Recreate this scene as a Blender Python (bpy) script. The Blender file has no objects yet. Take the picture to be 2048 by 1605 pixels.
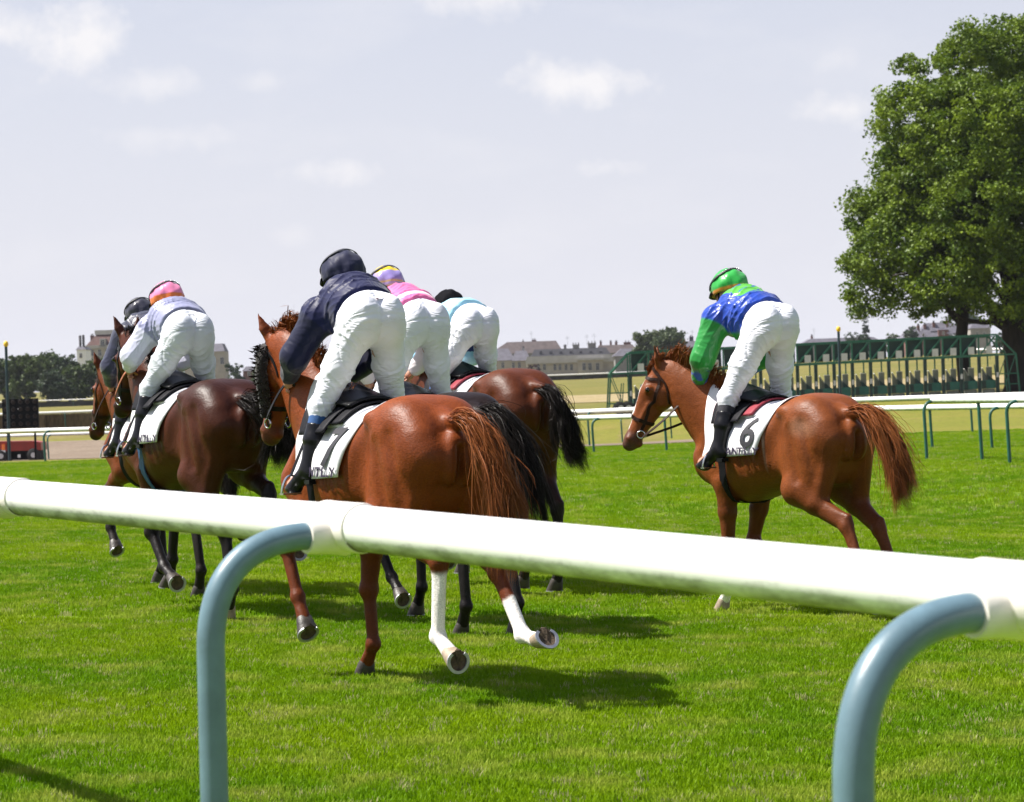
import bpy, bmesh, math, random
import numpy as np
from mathutils import Vector, Matrix, Euler, Quaternion
from mathutils.bvhtree import BVHTree

scene = bpy.context.scene
COL = scene.collection
R = math.radians
random.seed(7)
rng = np.random.default_rng(11)

# ------------------------------------------------------------------ camera
CAM_H = 1.53
FOCAL_PX = 5000.0            # in pixels of a 2048-wide picture
ROLL = R(1.8)
PITCH = R(-0.224)
cam_data = bpy.data.cameras.new('camera')
cam = bpy.data.objects.new('camera', cam_data)
COL.objects.link(cam)
cam_data.sensor_width = 36.0
cam_data.lens = 36.0 * FOCAL_PX / 2048.0
cam_data.clip_start = 0.1
cam_data.clip_end = 6000.0
cam.location = (0, 0, CAM_H)
cam_rot = (Matrix.Rotation(R(90) + PITCH, 4, 'X') @ Matrix.Rotation(-ROLL, 4, 'Z'))
cam.rotation_euler = cam_rot.to_euler()
cam_data.dof.use_dof = True
cam_data.dof.focus_distance = 14.5
cam_data.dof.aperture_fstop = 9.0
scene.camera = cam

# ------------------------------------------------------------------ sun and sky
SUN_EL, SUN_AZ = R(56), R(-86)       # azimuth measured from +Y towards +X
sun_data = bpy.data.lights.new('sun', 'SUN')
sun_data.energy = 5.0
sun_data.angle = R(0.55)
sun_data.color = (1.0, 0.955, 0.88)
sun = bpy.data.objects.new('sun', sun_data)
COL.objects.link(sun)
sd = Vector((math.sin(SUN_AZ) * math.cos(SUN_EL), math.cos(SUN_AZ) * math.cos(SUN_EL), math.sin(SUN_EL)))
sun.rotation_euler = sd.to_track_quat('Z', 'Y').to_euler()
sun.location = (-40, 0, 60)

world = bpy.data.worlds.new('World')
scene.world = world
world.use_nodes = True
wn, wl = world.node_tree.nodes, world.node_tree.links
wn.clear()
w_out = wn.new('ShaderNodeOutputWorld')
w_bg = wn.new('ShaderNodeBackground')
w_sky = wn.new('ShaderNodeTexSky')
w_sky.sky_type = 'NISHITA'
w_sky.sun_disc = False
w_sky.sun_elevation = SUN_EL
w_sky.sun_rotation = SUN_AZ
w_sky.air_density = 1.0
w_sky.dust_density = 2.2
w_sky.ozone_density = 2.5
w_bg.inputs['Strength'].default_value = 0.067
# thin summer cumulus: noise over the sky directions, flattened towards the horizon
w_tc = wn.new('ShaderNodeTexCoord')
w_sep = wn.new('ShaderNodeSeparateXYZ')
wl.new(w_tc.outputs['Generated'], w_sep.inputs[0])

def wmath(op, a, b=None, c=None, clamp=False):
    n = wn.new('ShaderNodeMath'); n.operation = op; n.use_clamp = clamp
    for i, v in enumerate((a, b, c)):
        if v is None: continue
        if isinstance(v, (int, float)): n.inputs[i].default_value = v
        else: wl.new(v, n.inputs[i])
    return n.outputs[0]

w_map = wn.new('ShaderNodeMapping')
w_map.inputs['Scale'].default_value = (13, 13, 34)
w_map.inputs['Location'].default_value = (0.35, 0, 0.2)
wl.new(w_tc.outputs['Generated'], w_map.inputs[0])
w_n1 = wn.new('ShaderNodeTexNoise')
w_n1.inputs['Scale'].default_value = 1.0
w_n1.inputs['Detail'].default_value = 7.0
w_n1.inputs['Roughness'].default_value = 0.52
w_n1.inputs['Distortion'].default_value = 0.25
wl.new(w_map.outputs[0], w_n1.inputs['Vector'])
# a few larger clouds that stand in the sky ahead: (azimuth deg, elevation deg, half width, half height, weight)
cl_sum = None
w_n2 = wn.new('ShaderNodeTexNoise')
w_n2.inputs['Scale'].default_value = 60.0
w_n2.inputs['Detail'].default_value = 9.0
w_n2.inputs['Roughness'].default_value = .6
wl.new(w_tc.outputs['Generated'], w_n2.inputs['Vector'])
w_az = wmath('ARCTAN2', w_sep.outputs[0], w_sep.outputs[1])
w_el = wmath('ARCSINE', w_sep.outputs[2])
w_wob = wmath('MULTIPLY', wmath('SUBTRACT', w_n2.outputs['Fac'], 0.5), 3.6)
for az, el, hw, hh, wt in ((-11.4, 8.4, 1.1, 0.55, 0.9), (-9.55, 8.2, 1.15, 0.70, 1.0), (-8.1, 7.2, 1.1, 0.35, 0.6),
                           (-0.2, 8.9, 1.5, 0.40, 0.75), (1.95, 7.05, 1.35, 0.48, 1.0), (2.35, 5.05, 0.72, 0.26, 0.8),
                           (7.5, 6.15, 0.95, 0.32, 0.85), (-3.9, 5.15, 0.95, 0.30, 0.7), (-7.6, 6.0, 1.5, 0.3, 0.45),
                           (7.7, 7.3, 0.7, 0.35, 0.4), (-5.4, 7.2, 0.6, 0.2, 0.4), (-4.9, 3.7, 0.5, 0.2, 0.35)):
    dx = wmath('MULTIPLY', wmath('SUBTRACT', w_az, R(az)), 1.0 / R(hw))
    dz = wmath('MULTIPLY', wmath('SUBTRACT', w_el, R(el)), 1.0 / R(hh))
    r2 = wmath('ADD', wmath('MULTIPLY', dx, dx), wmath('MULTIPLY', dz, dz))
    rr = wmath('ADD', wmath('SQRT', r2), w_wob)
    v = wmath('MULTIPLY', wmath('SUBTRACT', 1.25, rr), 0.8 * wt, None, True)
    v = wmath('MINIMUM', v, wt)
    cl_sum = v if cl_sum is None else wmath('MAXIMUM', cl_sum, v)
w_wisp = wmath('MULTIPLY', wmath('SUBTRACT', w_n1.outputs['Fac'], 0.52), 2.2, None, True)
w_fac = wmath('MULTIPLY', wmath('MAXIMUM', wmath('MULTIPLY', cl_sum, 1.0), wmath('MULTIPLY', w_wisp, 0.45)), 1.0, None, True)
w_tint = wn.new('ShaderNodeMix'); w_tint.data_type = 'RGBA'; w_tint.blend_type = 'MULTIPLY'
w_tint.inputs[0].default_value = 1.0
wl.new(w_sky.outputs[0], w_tint.inputs[6])
w_tint.inputs[7].default_value = (0.98, 0.94, 1.0, 1)
# pale summer haze, thick near the horizon and thinning upwards
w_hz = wn.new('ShaderNodeMix'); w_hz.data_type = 'RGBA'
w_h1 = wmath('POWER', wmath('SUBTRACT', 1.0, wmath('MAXIMUM', w_sep.outputs[2], 0.0), None, True), 2.2)
wl.new(wmath('MULTIPLY', w_h1, 1.0), w_hz.inputs[0])
wl.new(w_tint.outputs[2], w_hz.inputs[6])
w_hz.inputs[7].default_value = (6.3, 6.32, 6.95, 1)
w_mix = wn.new('ShaderNodeMix'); w_mix.data_type = 'RGBA'
wl.new(w_fac, w_mix.inputs[0])
wl.new(w_hz.outputs[2], w_mix.inputs[6])
w_mix.inputs[7].default_value = (7.0, 6.9, 7.1, 1)
wl.new(w_mix.outputs[2], w_bg.inputs['Color'])
wl.new(w_bg.outputs[0], w_out.inputs[0])

scene.render.engine = 'CYCLES'
scene.view_settings.view_transform = 'Standard'
scene.view_settings.look = 'None'
scene.view_settings.exposure = 1.0
scene.view_settings.gamma = 1.0
scene.view_settings.use_curve_mapping = False
scene.cycles.use_denoising = True
scene.cycles.max_bounces = 6
scene.cycles.transparent_max_bounces = 8

# ------------------------------------------------------------------ helpers: placing, tagging
def smooth(a, b, x):
    t = min(1.0, max(0.0, (x - a) / (b - a)))
    return t * t * (3 - 2 * t)

GY = [-50, 24, 48, 70, 100, 130, 150, 250, 400, 700, 1500, 4000]
GU = [-2500, 100, 1150, 1900, 4500]
GT = [[0, 0, 0, 0, 0], [0, 0, 0, 0, 0], [0, 0, 0, 0, 0], [-.05, -.05, -.12, 0, .1], [-.6, -.6, -.65, .1, .3], [-.2, -.2, .15, .62, .8], [-.05, -.05, .4, .8, 1.2],
      [.6, .7, 1.7, 2.4, 3.0], [1.2, 1.5, 3.1, 5.0, 5.5], [3, 4, 6, 8, 8], [8, 10, 12, 14, 14], [20, 22, 24, 26, 26]]
def ground_z(x, y):
    """height of the terrain: nearly level turf that falls a little to the right, a dip behind it, then a long gentle rise"""
    near = -0.028 * x * (1 - smooth(24, 48, y)) * (1 - smooth(6, 14, abs(x)) * .7)
    u = x / max(y, 20.0) * FOCAL_PX + 1024.0
    j = max(0, min(len(GU) - 2, sum(1 for g in GU if g <= u) - 1))
    tu = min(1, max(0, (u - GU[j]) / (GU[j + 1] - GU[j]))); tu = tu * tu * (3 - 2 * tu)
    i = max(0, min(len(GY) - 2, sum(1 for g in GY if g <= y) - 1))
    ty = min(1, max(0, (y - GY[i]) / (GY[i + 1] - GY[i])))
    if i < 6: ty = ty * ty * (3 - 2 * ty)
    r0 = GT[i][j] * (1 - tu) + GT[i][j + 1] * tu
    r1 = GT[i + 1][j] * (1 - tu) + GT[i + 1][j + 1] * tu
    return near + r0 * (1 - ty) + r1 * ty

HOR_C, HOR_S = 783.0, math.tan(ROLL)
def px(xp, d):
    """world X of something that stands d metres away where the photograph shows column xp (photo 2048 wide)"""
    return (xp - 1024.0) * d / FOCAL_PX
def pz(xp, yp, d):
    """world Z for row yp"""
    return CAM_H + (HOR_C - HOR_S * (xp - 1024.0) - yp) * d / FOCAL_PX

def tag(o, label=None, cat=None, group=None, kind=None):
    if label: o['label'] = label
    if cat: o['category'] = cat
    if group: o['group'] = group
    if kind: o['kind'] = kind
    return o

def empty(name, loc=(0, 0, 0), rotz=0.0, scale=1.0, parent=None):
    o = bpy.data.objects.new(name, None)
    COL.objects.link(o)
    o.location = loc
    o.rotation_euler = (0, 0, rotz)
    o.scale = (scale,) * 3
    o.empty_display_size = 0.2
    if parent: o.parent = parent
    return o

def mesh_obj(name, verts, faces, mat=None, parent=None, smooth_shade=True, colors=None, sharp=None):
    me = bpy.data.meshes.new(name)
    me.from_pydata([tuple(v) for v in verts] if not isinstance(verts, np.ndarray) else verts.tolist(), [],
                   faces.tolist() if isinstance(faces, np.ndarray) else faces)
    if smooth_shade:
        me.polygons.foreach_set('use_smooth', [True] * len(me.polygons))
    if colors is not None:
        at = me.color_attributes.new('tint', 'FLOAT_COLOR', 'POINT')
        c = np.ones((len(me.vertices), 4), dtype=np.float32)
        c[:, :3] = colors
        at.data.foreach_set('color', c.ravel())
    me.update()
    if sharp is not None:
        me.set_sharp_from_angle(angle=R(sharp))
    if mat:
        for m in (mat if isinstance(mat, (list, tuple)) else [mat]):
            me.materials.append(m)
    o = bpy.data.objects.new(name, me)
    COL.objects.link(o)
    if parent: o.parent = parent
    return o

class MB:
    """collects simple solids into one mesh"""
    def __init__(s):
        s.v, s.f = [], []
    def add(s, vs, fs):
        n = len(s.v)
        s.v += [tuple(v) for v in vs]
        s.f += [tuple(i + n for i in f) for f in fs]
    def box(s, c, size, rot=None):
        hx, hy, hz = size[0] / 2, size[1] / 2, size[2] / 2
        vs = [Vector((x, y, z)) for x in (-hx, hx) for y in (-hy, hy) for z in (-hz, hz)]
        if rot is not None: vs = [rot @ v for v in vs]
        vs = [v + Vector(c) for v in vs]
        s.add(vs, [(0, 1, 3, 2), (4, 6, 7, 5), (0, 4, 5, 1), (2, 3, 7, 6), (0, 2, 6, 4), (1, 5, 7, 3)])
    def bar(s, a, b, w, h=None, up=(0, 0, 1)):
        a, b = Vector(a), Vector(b)
        h = h or w
        d = (b - a).normalized()
        u = Vector(up)
        if abs(d.dot(u)) > 0.98: u = Vector((1, 0, 0))
        side = d.cross(u).normalized(); u2 = side.cross(d)
        vs = []
        for p in (a, b):
            for sx, sz in ((-1, -1), (1, -1), (1, 1), (-1, 1)):
                vs.append(p + side * (sx * w / 2) + u2 * (sz * h / 2))
        s.add(vs, [(3, 2, 1, 0), (4, 5, 6, 7), (0, 1, 5, 4), (1, 2, 6, 5), (2, 3, 7, 6), (3, 0, 4, 7)])
    def tube(s, pts, rad, seg=10, caps=True):
        pts = [Vector(p) for p in pts]
        n = len(pts)
        rads = rad if isinstance(rad, (list, tuple)) else [rad] * n
        prev = None
        rings = []
        for i, p in enumerate(pts):
            t = (pts[min(i + 1, n - 1)] - pts[max(i - 1, 0)]).normalized()
            if prev is None:
                u = Vector((0, 0, 1)) if abs(t.z) < 0.9 else Vector((1, 0, 0))
                prev = (u - t * u.dot(t)).normalized()
            else:
                prev = (prev - t * prev.dot(t)).normalized()
            b = t.cross(prev)
            rings.append([p + (prev * math.cos(2 * math.pi * k / seg) + b * math.sin(2 * math.pi * k / seg)) * rads[i] for k in range(seg)])
        vs = [v for r in rings for v in r]
        fs = []
        for i in range(n - 1):
            for k in range(seg):
                k2 = (k + 1) % seg
                fs.append((i * seg + k, i * seg + k2, (i + 1) * seg + k2, (i + 1) * seg + k))
        if caps:
            fs.append(tuple(range(seg - 1, -1, -1)))
            fs.append(tuple((n - 1) * seg + k for k in range(seg)))
        s.add(vs, fs)
    def ball(s, c, r, seg=12, rings=8):
        r = r if isinstance(r, (list, tuple)) else (r, r, r)
        c = Vector(c)
        vs = [c + Vector((0, 0, r[2]))]
        for i in range(1, rings):
            th = math.pi * i / rings
            for k in range(seg):
                ph = 2 * math.pi * k / seg
                vs.append(c + Vector((r[0] * math.sin(th) * math.cos(ph), r[1] * math.sin(th) * math.sin(ph), r[2] * math.cos(th))))
        vs.append(c - Vector((0, 0, r[2])))
        fs = [(0, 1 + k, 1 + (k + 1) % seg) for k in range(seg)]
        for i in range(rings - 2):
            for k in range(seg):
                a = 1 + i * seg
                fs.append((a + k, a + seg + k, a + seg + (k + 1) % seg, a + (k + 1) % seg))
        a = 1 + (rings - 2) * seg
        fs += [(a + (k + 1) % seg, a + k, len(vs) - 1) for k in range(seg)]
        s.add(vs, fs)
    def prism(s, poly, a, b):
        """poly: list of (u, w); extruded; a, b functions giving 3D for the two ends"""
        n = len(poly)
        vs = [a(*p) for p in poly] + [b(*p) for p in poly]
        fs = [tuple(range(n - 1, -1, -1)), tuple(range(n, 2 * n))] + [(i, (i + 1) % n, n + (i + 1) % n, n + i) for i in range(n)]
        s.add(vs, fs)
    def build(s, name, mat, parent=None, smooth_shade=False, sharp=None):
        return mesh_obj(name, s.v, s.f, mat, parent, smooth_shade, sharp=sharp)

# ------------------------------------------------------------------ helpers: materials
def new_mat(name):
    m = bpy.data.materials.new(name)
    m.use_nodes = True
    nt = m.node_tree
    b = nt.nodes['Principled BSDF']
    return m, nt, b

def pmat(name, col, rough=0.5, metal=0.0, var=0.12, vscale=8.0, bump=0.0, bscale=60.0, spec=0.5, sheen=0.0, coat=0.0, attr=False, detail=4.0, stretch=None, subsurf=0.0):
    """principled material with noise-varied colour, optional bump and vertex tint"""
    m, nt, b = new_mat(name)
    N, L = nt.nodes, nt.links
    tc = N.new('ShaderNodeTexCoord')
    vec = tc.outputs['Object']
    if stretch:
        mp = N.new('ShaderNodeMapping'); mp.inputs['Scale'].default_value = stretch
        L.new(vec, mp.inputs[0]); vec = mp.outputs[0]
    n1 = N.new('ShaderNodeTexNoise'); n1.inputs['Scale'].default_value = vscale; n1.inputs['Detail'].default_value = detail
    L.new(vec, n1.inputs['Vector'])
    mr = N.new('ShaderNodeMapRange'); mr.inputs[1].default_value = 0.3; mr.inputs[2].default_value = 0.7
    mr.inputs[3].default_value = 1 - var; mr.inputs[4].default_value = 1 + var
    L.new(n1.outputs['Fac'], mr.inputs[0])
    mx = N.new('ShaderNodeMix'); mx.data_type = 'RGBA'; mx.blend_type = 'MULTIPLY'; mx.inputs[0].default_value = 1.0
    if attr:
        at = N.new('ShaderNodeVertexColor'); at.layer_name = 'tint'
        L.new(at.outputs['Color'], mx.inputs[6])
    else:
        mx.inputs[6].default_value = (*col, 1)
    L.new(mr.outputs[0], mx.inputs[7])
    L.new(mx.outputs[2], b.inputs['Base Color'])
    b.inputs['Roughness'].default_value = rough
    b.inputs['Metallic'].default_value = metal
    b.inputs['Specular IOR Level'].default_value = spec
    if sheen: b.inputs['Sheen Weight'].default_value = sheen
    if coat: b.inputs['Coat Weight'].default_value = coat
    if subsurf:
        b.inputs['Subsurface Weight'].default_value = subsurf
        b.inputs['Subsurface Scale'].default_value = 0.01
    if bump:
        n2 = N.new('ShaderNodeTexNoise'); n2.inputs['Scale'].default_value = bscale; n2.inputs['Detail'].default_value = 5
        L.new(vec, n2.inputs['Vector'])
        bp = N.new('ShaderNodeBump'); bp.inputs['Strength'].default_value = bump; bp.inputs['Distance'].default_value = 0.01
        L.new(n2.outputs['Fac'], bp.inputs['Height'])
        L.new(bp.outputs[0], b.inputs['Normal'])
    return m

# ------------------------------------------------------------------ helpers: smooth-blended organic solids
BIG = 0.35
def seg(a, b, r0, r1, k=0.04, side=(0, 1, 0), op='add', end=None):
    """tapered capsule with elliptic section; r = (in-plane, sideways) or one number"""
    r0 = r0 if isinstance(r0, tuple) else (r0, r0)
    r1 = r1 if isinstance(r1, tuple) else (r1, r1)
    return dict(t='seg', a=np.array(a, float), b=np.array(b, float), r0=np.array(r0), r1=np.array(r1), k=k, side=np.array(side, float), op=op, end=end)

def ell(c, r, k=0.04, rot=None, op='add'):
    """ellipsoid; rot = (rx, ry, rz) degrees"""
    M = np.array(Euler([R(v) for v in rot]).to_matrix()) if rot else np.eye(3)
    r = r if isinstance(r, (tuple, list)) else (r, r, r)
    return dict(t='ell', c=np.array(c, float), r=np.array(r, float), k=k, M=M, op=op)

def loft(st, k=0.04, op='add'):
    """body along x: stations (x, ztop, zbot, halfwidth, peak, yc)"""
    return dict(t='loft', st=np.array(st, float), k=k, op=op)

def bbox(p):
    if p['t'] == 'seg':
        r = max(p['r0'].max(), p['r1'].max(), p['end'] or 0)
        return np.minimum(p['a'], p['b']) - r, np.maximum(p['a'], p['b']) + r
    if p['t'] == 'ell':
        r = p['r'].max(); return p['c'] - r, p['c'] + r
    s = p['st']
    w = s[:, 3].max()
    return np.array([s[0, 0] - .05, -w - .1, s[:, 2].min()]), np.array([s[-1, 0] + .05, w + .1, s[:, 1].max()])

def field(p, P):
    """approximate signed distance of primitive p at points P (n,3)"""
    if p['t'] == 'ell':
        q = (P - p['c']) @ p['M']
        k0 = np.sqrt(((q / p['r']) ** 2).sum(1)) + 1e-9
        k1 = np.sqrt(((q / p['r'] ** 2) ** 2).sum(1)) + 1e-9
        return k0 * (k0 - 1) / k1
    if p['t'] == 'seg':
        ab = p['b'] - p['a']; Ls = np.linalg.norm(ab); d = ab / max(Ls, 1e-6)
        sv = p['side'] - d * (p['side'] @ d)
        if np.linalg.norm(sv) < 1e-3:
            sv = np.array([1., 0, 0]) - d * d[0]
        sv /= np.linalg.norm(sv); uv = np.cross(sv, d)
        q = P - p['a']
        w = q @ d; t = np.clip(w / max(Ls, 1e-6), 0, 1)
        wx = w - t * Ls
        ru = p['r0'][0] + (p['r1'][0] - p['r0'][0]) * t
        rv = p['r0'][1] + (p['r1'][1] - p['r0'][1]) * t
        rw = np.minimum(ru, rv) if p['end'] is None else np.full_like(ru, p['end'])
        u, v = q @ uv, q @ sv
        k0 = np.sqrt((u / ru) ** 2 + (v / rv) ** 2 + (wx / rw) ** 2) + 1e-9
        k1 = np.sqrt((u / ru ** 2) ** 2 + (v / rv ** 2) ** 2 + (wx / rw ** 2) ** 2) + 1e-9
        return k0 * (k0 - 1) / k1
    s = p['st']; x = P[:, 0]
    xi = np.clip(x, s[0, 0], s[-1, 0])
    f = [np.interp(xi, SPL(s)[0], SPL(s)[i]) for i in range(1, 5)]
    zt, zb, w, pk = f
    zc, h = (zt + zb) / 2, (zt - zb) / 2
    zn = np.clip((P[:, 2] - zc) / h, -1, 1)
    ww = w * (1 - pk * np.clip(zn, 0, 1) ** 2)
    wx = x - xi
    a, b, c = P[:, 1] / ww, (P[:, 2] - zc) / h, wx / np.minimum(w, h)
    e = 2.25
    k0 = (np.abs(a) ** e + np.abs(b) ** e + np.abs(c) ** e) ** (1 / e) + 1e-9
    k1 = np.sqrt((a / ww) ** 2 + (b / h) ** 2 + (c / np.minimum(w, h)) ** 2) + 1e-9
    return k0 * (k0 - 1) / k1 * np.clip(k1 / k0 * np.minimum(ww, h) * 0 + 1, 0, 1)

_spl = {}
def SPL(s):
    """stations resampled by Catmull-Rom so that the loft has no corners"""
    key = s.tobytes()
    if key not in _spl:
        n = len(s); out = []
        for i in range(n - 1):
            p0, p1, p2, p3 = s[max(i - 1, 0)], s[i], s[i + 1], s[min(i + 2, n - 1)]
            for t in np.linspace(0, 1, 10, endpoint=False):
                out.append(0.5 * ((2 * p1) + (-p0 + p2) * t + (2 * p0 - 5 * p1 + 4 * p2 - p3) * t * t + (-p0 + 3 * p1 - 3 * p2 + p3) * t ** 3))
        out.append(s[-1])
        out = np.array(out)
        out[:, 0] = np.maximum.accumulate(out[:, 0] + np.arange(len(out)) * 1e-7)
        _spl[key] = out.T
    return _spl[key]

def smin(a, b, k):
    h = np.maximum(k - np.abs(a - b), 0) / k
    return np.minimum(a, b) - h * h * k * 0.25

def solidify_field(prims, vox, relax=2):
    """prims -> (verts, quads) by surface nets on a regular grid"""
    lo = np.min([bbox(p)[0] for p in prims if p['op'] == 'add'], axis=0) - 3 * vox
    hi = np.max([bbox(p)[1] for p in prims if p['op'] == 'add'], axis=0) + 3 * vox
    n = np.ceil((hi - lo) / vox).astype(int) + 1
    F = np.full(n, BIG, dtype=np.float32)
    ax = [lo[i] + vox * np.arange(n[i]) for i in range(3)]
    for p in prims:
        bl, bh = bbox(p)
        m = p['k'] + 2 * vox
        i0 = np.clip(np.floor((bl - m - lo) / vox).astype(int), 0, n)
        i1 = np.clip(np.ceil((bh + m - lo) / vox).astype(int) + 1, 0, n)
        if (i1 <= i0).any(): continue
        g = np.meshgrid(*[ax[i][i0[i]:i1[i]] for i in range(3)], indexing='ij')
        P = np.stack([q.ravel() for q in g], 1)
        d = field(p, P).reshape(g[0].shape).astype(np.float32)
        sl = tuple(slice(i0[i], i1[i]) for i in range(3))
        if p['op'] == 'add': F[sl] = smin(F[sl], d, p['k'])
        else: F[sl] = -smin(-F[sl], d, p['k'])
    return nets(F, lo, vox, relax)

def nets(F, lo, vox, relax=2):
    S = F < 0
    n = np.array(F.shape)
    c = [S[i:n[0] - 1 + i, j:n[1] - 1 + j, k:n[2] - 1 + k] for i in (0, 1) for j in (0, 1) for k in (0, 1)]
    tot = sum(q.astype(np.int8) for q in c)
    act = (tot > 0) & (tot < 8)
    idx = np.argwhere(act)
    ids = np.full(act.shape, -1, dtype=np.int64)
    ids[act] = np.arange(len(idx))
    corner = np.array([(i, j, k) for i in (0, 1) for j in (0, 1) for k in (0, 1)])
    val = np.stack([F[idx[:, 0] + o[0], idx[:, 1] + o[1], idx[:, 2] + o[2]] for o in corner], 1)
    acc = np.zeros((len(idx), 3)); cnt = np.zeros(len(idx))
    for a in range(8):
        for b in range(a + 1, 8):
            if np.abs(corner[a] - corner[b]).sum() != 1: continue
            va, vb = val[:, a], val[:, b]
            m = (va < 0) != (vb < 0)
            t = np.where(m, va / np.where(m, va - vb, 1), 0)
            pt = corner[a] + (corner[b] - corner[a]) * t[:, None]
            acc[m] += pt[m]; cnt[m] += 1
    V = lo + vox * (idx + acc / cnt[:, None])
    quads = []
    for axis in range(3):
        o1, o2 = [(1, 2), (2, 0), (0, 1)][axis]
        sl0 = [slice(None)] * 3; sl1 = [slice(None)] * 3
        sl0[axis] = slice(0, n[axis] - 1); sl1[axis] = slice(1, n[axis])
        A, B = S[tuple(sl0)], S[tuple(sl1)]
        ch = np.argwhere(A != B)
        ch = ch[(ch[:, o1] > 0) & (ch[:, o2] > 0) & (ch[:, o1] < n[o1] - 1) & (ch[:, o2] < n[o2] - 1)]
        flip = A[ch[:, 0], ch[:, 1], ch[:, 2]]
        e1 = np.zeros(3, int); e1[o1] = 1
        e2 = np.zeros(3, int); e2[o2] = 1
        cs = [ch - e1 - e2, ch - e2, ch, ch - e1]
        q = np.stack([ids[w[:, 0], w[:, 1], w[:, 2]] for w in cs], 1)
        q[~flip] = q[~flip][:, ::-1]
        quads.append(q)
    Q = np.concatenate(quads)
    Q = Q[(Q >= 0).all(1)]
    for _ in range(relax):
        V = relax_mesh(V, Q, 0.5)
    return V, Q

def relax_mesh(V, Q, f):
    acc = np.zeros_like(V); cnt = np.zeros(len(V))
    for i in range(4):
        a, b = Q[:, i], Q[:, (i + 1) % 4]
        np.add.at(acc, a, V[b]); np.add.at(cnt, a, 1)
        np.add.at(acc, b, V[a]); np.add.at(cnt, b, 1)
    return V + f * (acc / np.maximum(cnt, 1)[:, None] - V)

def normals_of(V, Q):
    fn = np.cross(V[Q[:, 2]] - V[Q[:, 0]], V[Q[:, 3]] - V[Q[:, 1]])
    N = np.zeros_like(V)
    for i in range(4): np.add.at(N, Q[:, i], fn)
    return N / (np.linalg.norm(N, axis=1, keepdims=True) + 1e-12)

def near_mask(P, prims, fall):
    """1 inside/near the given primitives, falling to 0 over `fall` metres"""
    d = np.full(len(P), 9.0)
    for p in prims: d = np.minimum(d, field(p, P))
    return np.clip(1 - d / fall, 0, 1)

def vnoise(P, scale, seed=0):
    """cheap smooth noise for arrays: sum of random plane waves"""
    g = np.random.default_rng(seed)
    out = np.zeros(len(P))
    for i in range(10):
        d = g.normal(size=3); d /= np.linalg.norm(d)
        out += np.sin(P @ d * scale * g.uniform(.6, 1.6) * 6.28 + g.uniform(0, 6.28))
    return out / 10 * 1.6

def bvh_of(V, Q):
    return BVHTree.FromPolygons([tuple(v) for v in V], [tuple(q) for q in Q])

def ribbon(pts, nrm, width, thick, closed=False):
    """strap: box section following pts with surface normals nrm -> verts, faces"""
    n = len(pts); vs = []; fs = []
    for i in range(n):
        a = pts[(i - 1) % n if closed else max(i - 1, 0)]; b = pts[(i + 1) % n if closed else min(i + 1, n - 1)]
        t = (Vector(b) - Vector(a)).normalized()
        nn = Vector(nrm[i]); nn = (nn - t * nn.dot(t)).normalized()
        s = t.cross(nn)
        p = Vector(pts[i])
        for sx, sn in ((-1, -1), (1, -1), (1, 1), (-1, 1)):
            vs.append(p + s * (sx * width / 2) + nn * (sn * thick / 2))
    m = n if closed else n - 1
    for i in range(m):
        a, b = i * 4, ((i + 1) % n) * 4
        for k in range(4):
            k2 = (k + 1) % 4
            fs.append((a + k, a + k2, b + k2, b + k))
    if not closed:
        fs.append((3, 2, 1, 0)); e = (n - 1) * 4; fs.append((e, e + 1, e + 2, e + 3))
    return vs, fs

def catmull(pts, n=8):
    pts = [np.array(p, float) for p in pts]; out = []
    for i in range(len(pts) - 1):
        p0, p1, p2, p3 = pts[max(i - 1, 0)], pts[i], pts[i + 1], pts[min(i + 2, len(pts) - 1)]
        for t in np.linspace(0, 1, n, endpoint=False):
            out.append(0.5 * ((2 * p1) + (-p0 + p2) * t + (2 * p0 - 5 * p1 + 4 * p2 - p3) * t * t + (-p0 + 3 * p1 - 3 * p2 + p3) * t ** 3))
    out.append(pts[-1])
    return out

def creases(V, kdir, freq, seed, warp=.05, wscale=2.5):
    """sharp irregular fold lines across direction kdir: ridged phase with warped domain, faded by patches"""
    k = np.array(kdir, float); k /= np.linalg.norm(k)
    u = (V @ k + vnoise(V, wscale, seed) * warp) * freq
    rid = (1 - np.abs(np.sin(np.pi * u))) ** 2.0
    fade = np.clip(vnoise(V, wscale * 1.3, seed + 50) * 1.2 + .55, 0, 1)
    return (rid - .25) * fade

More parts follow.
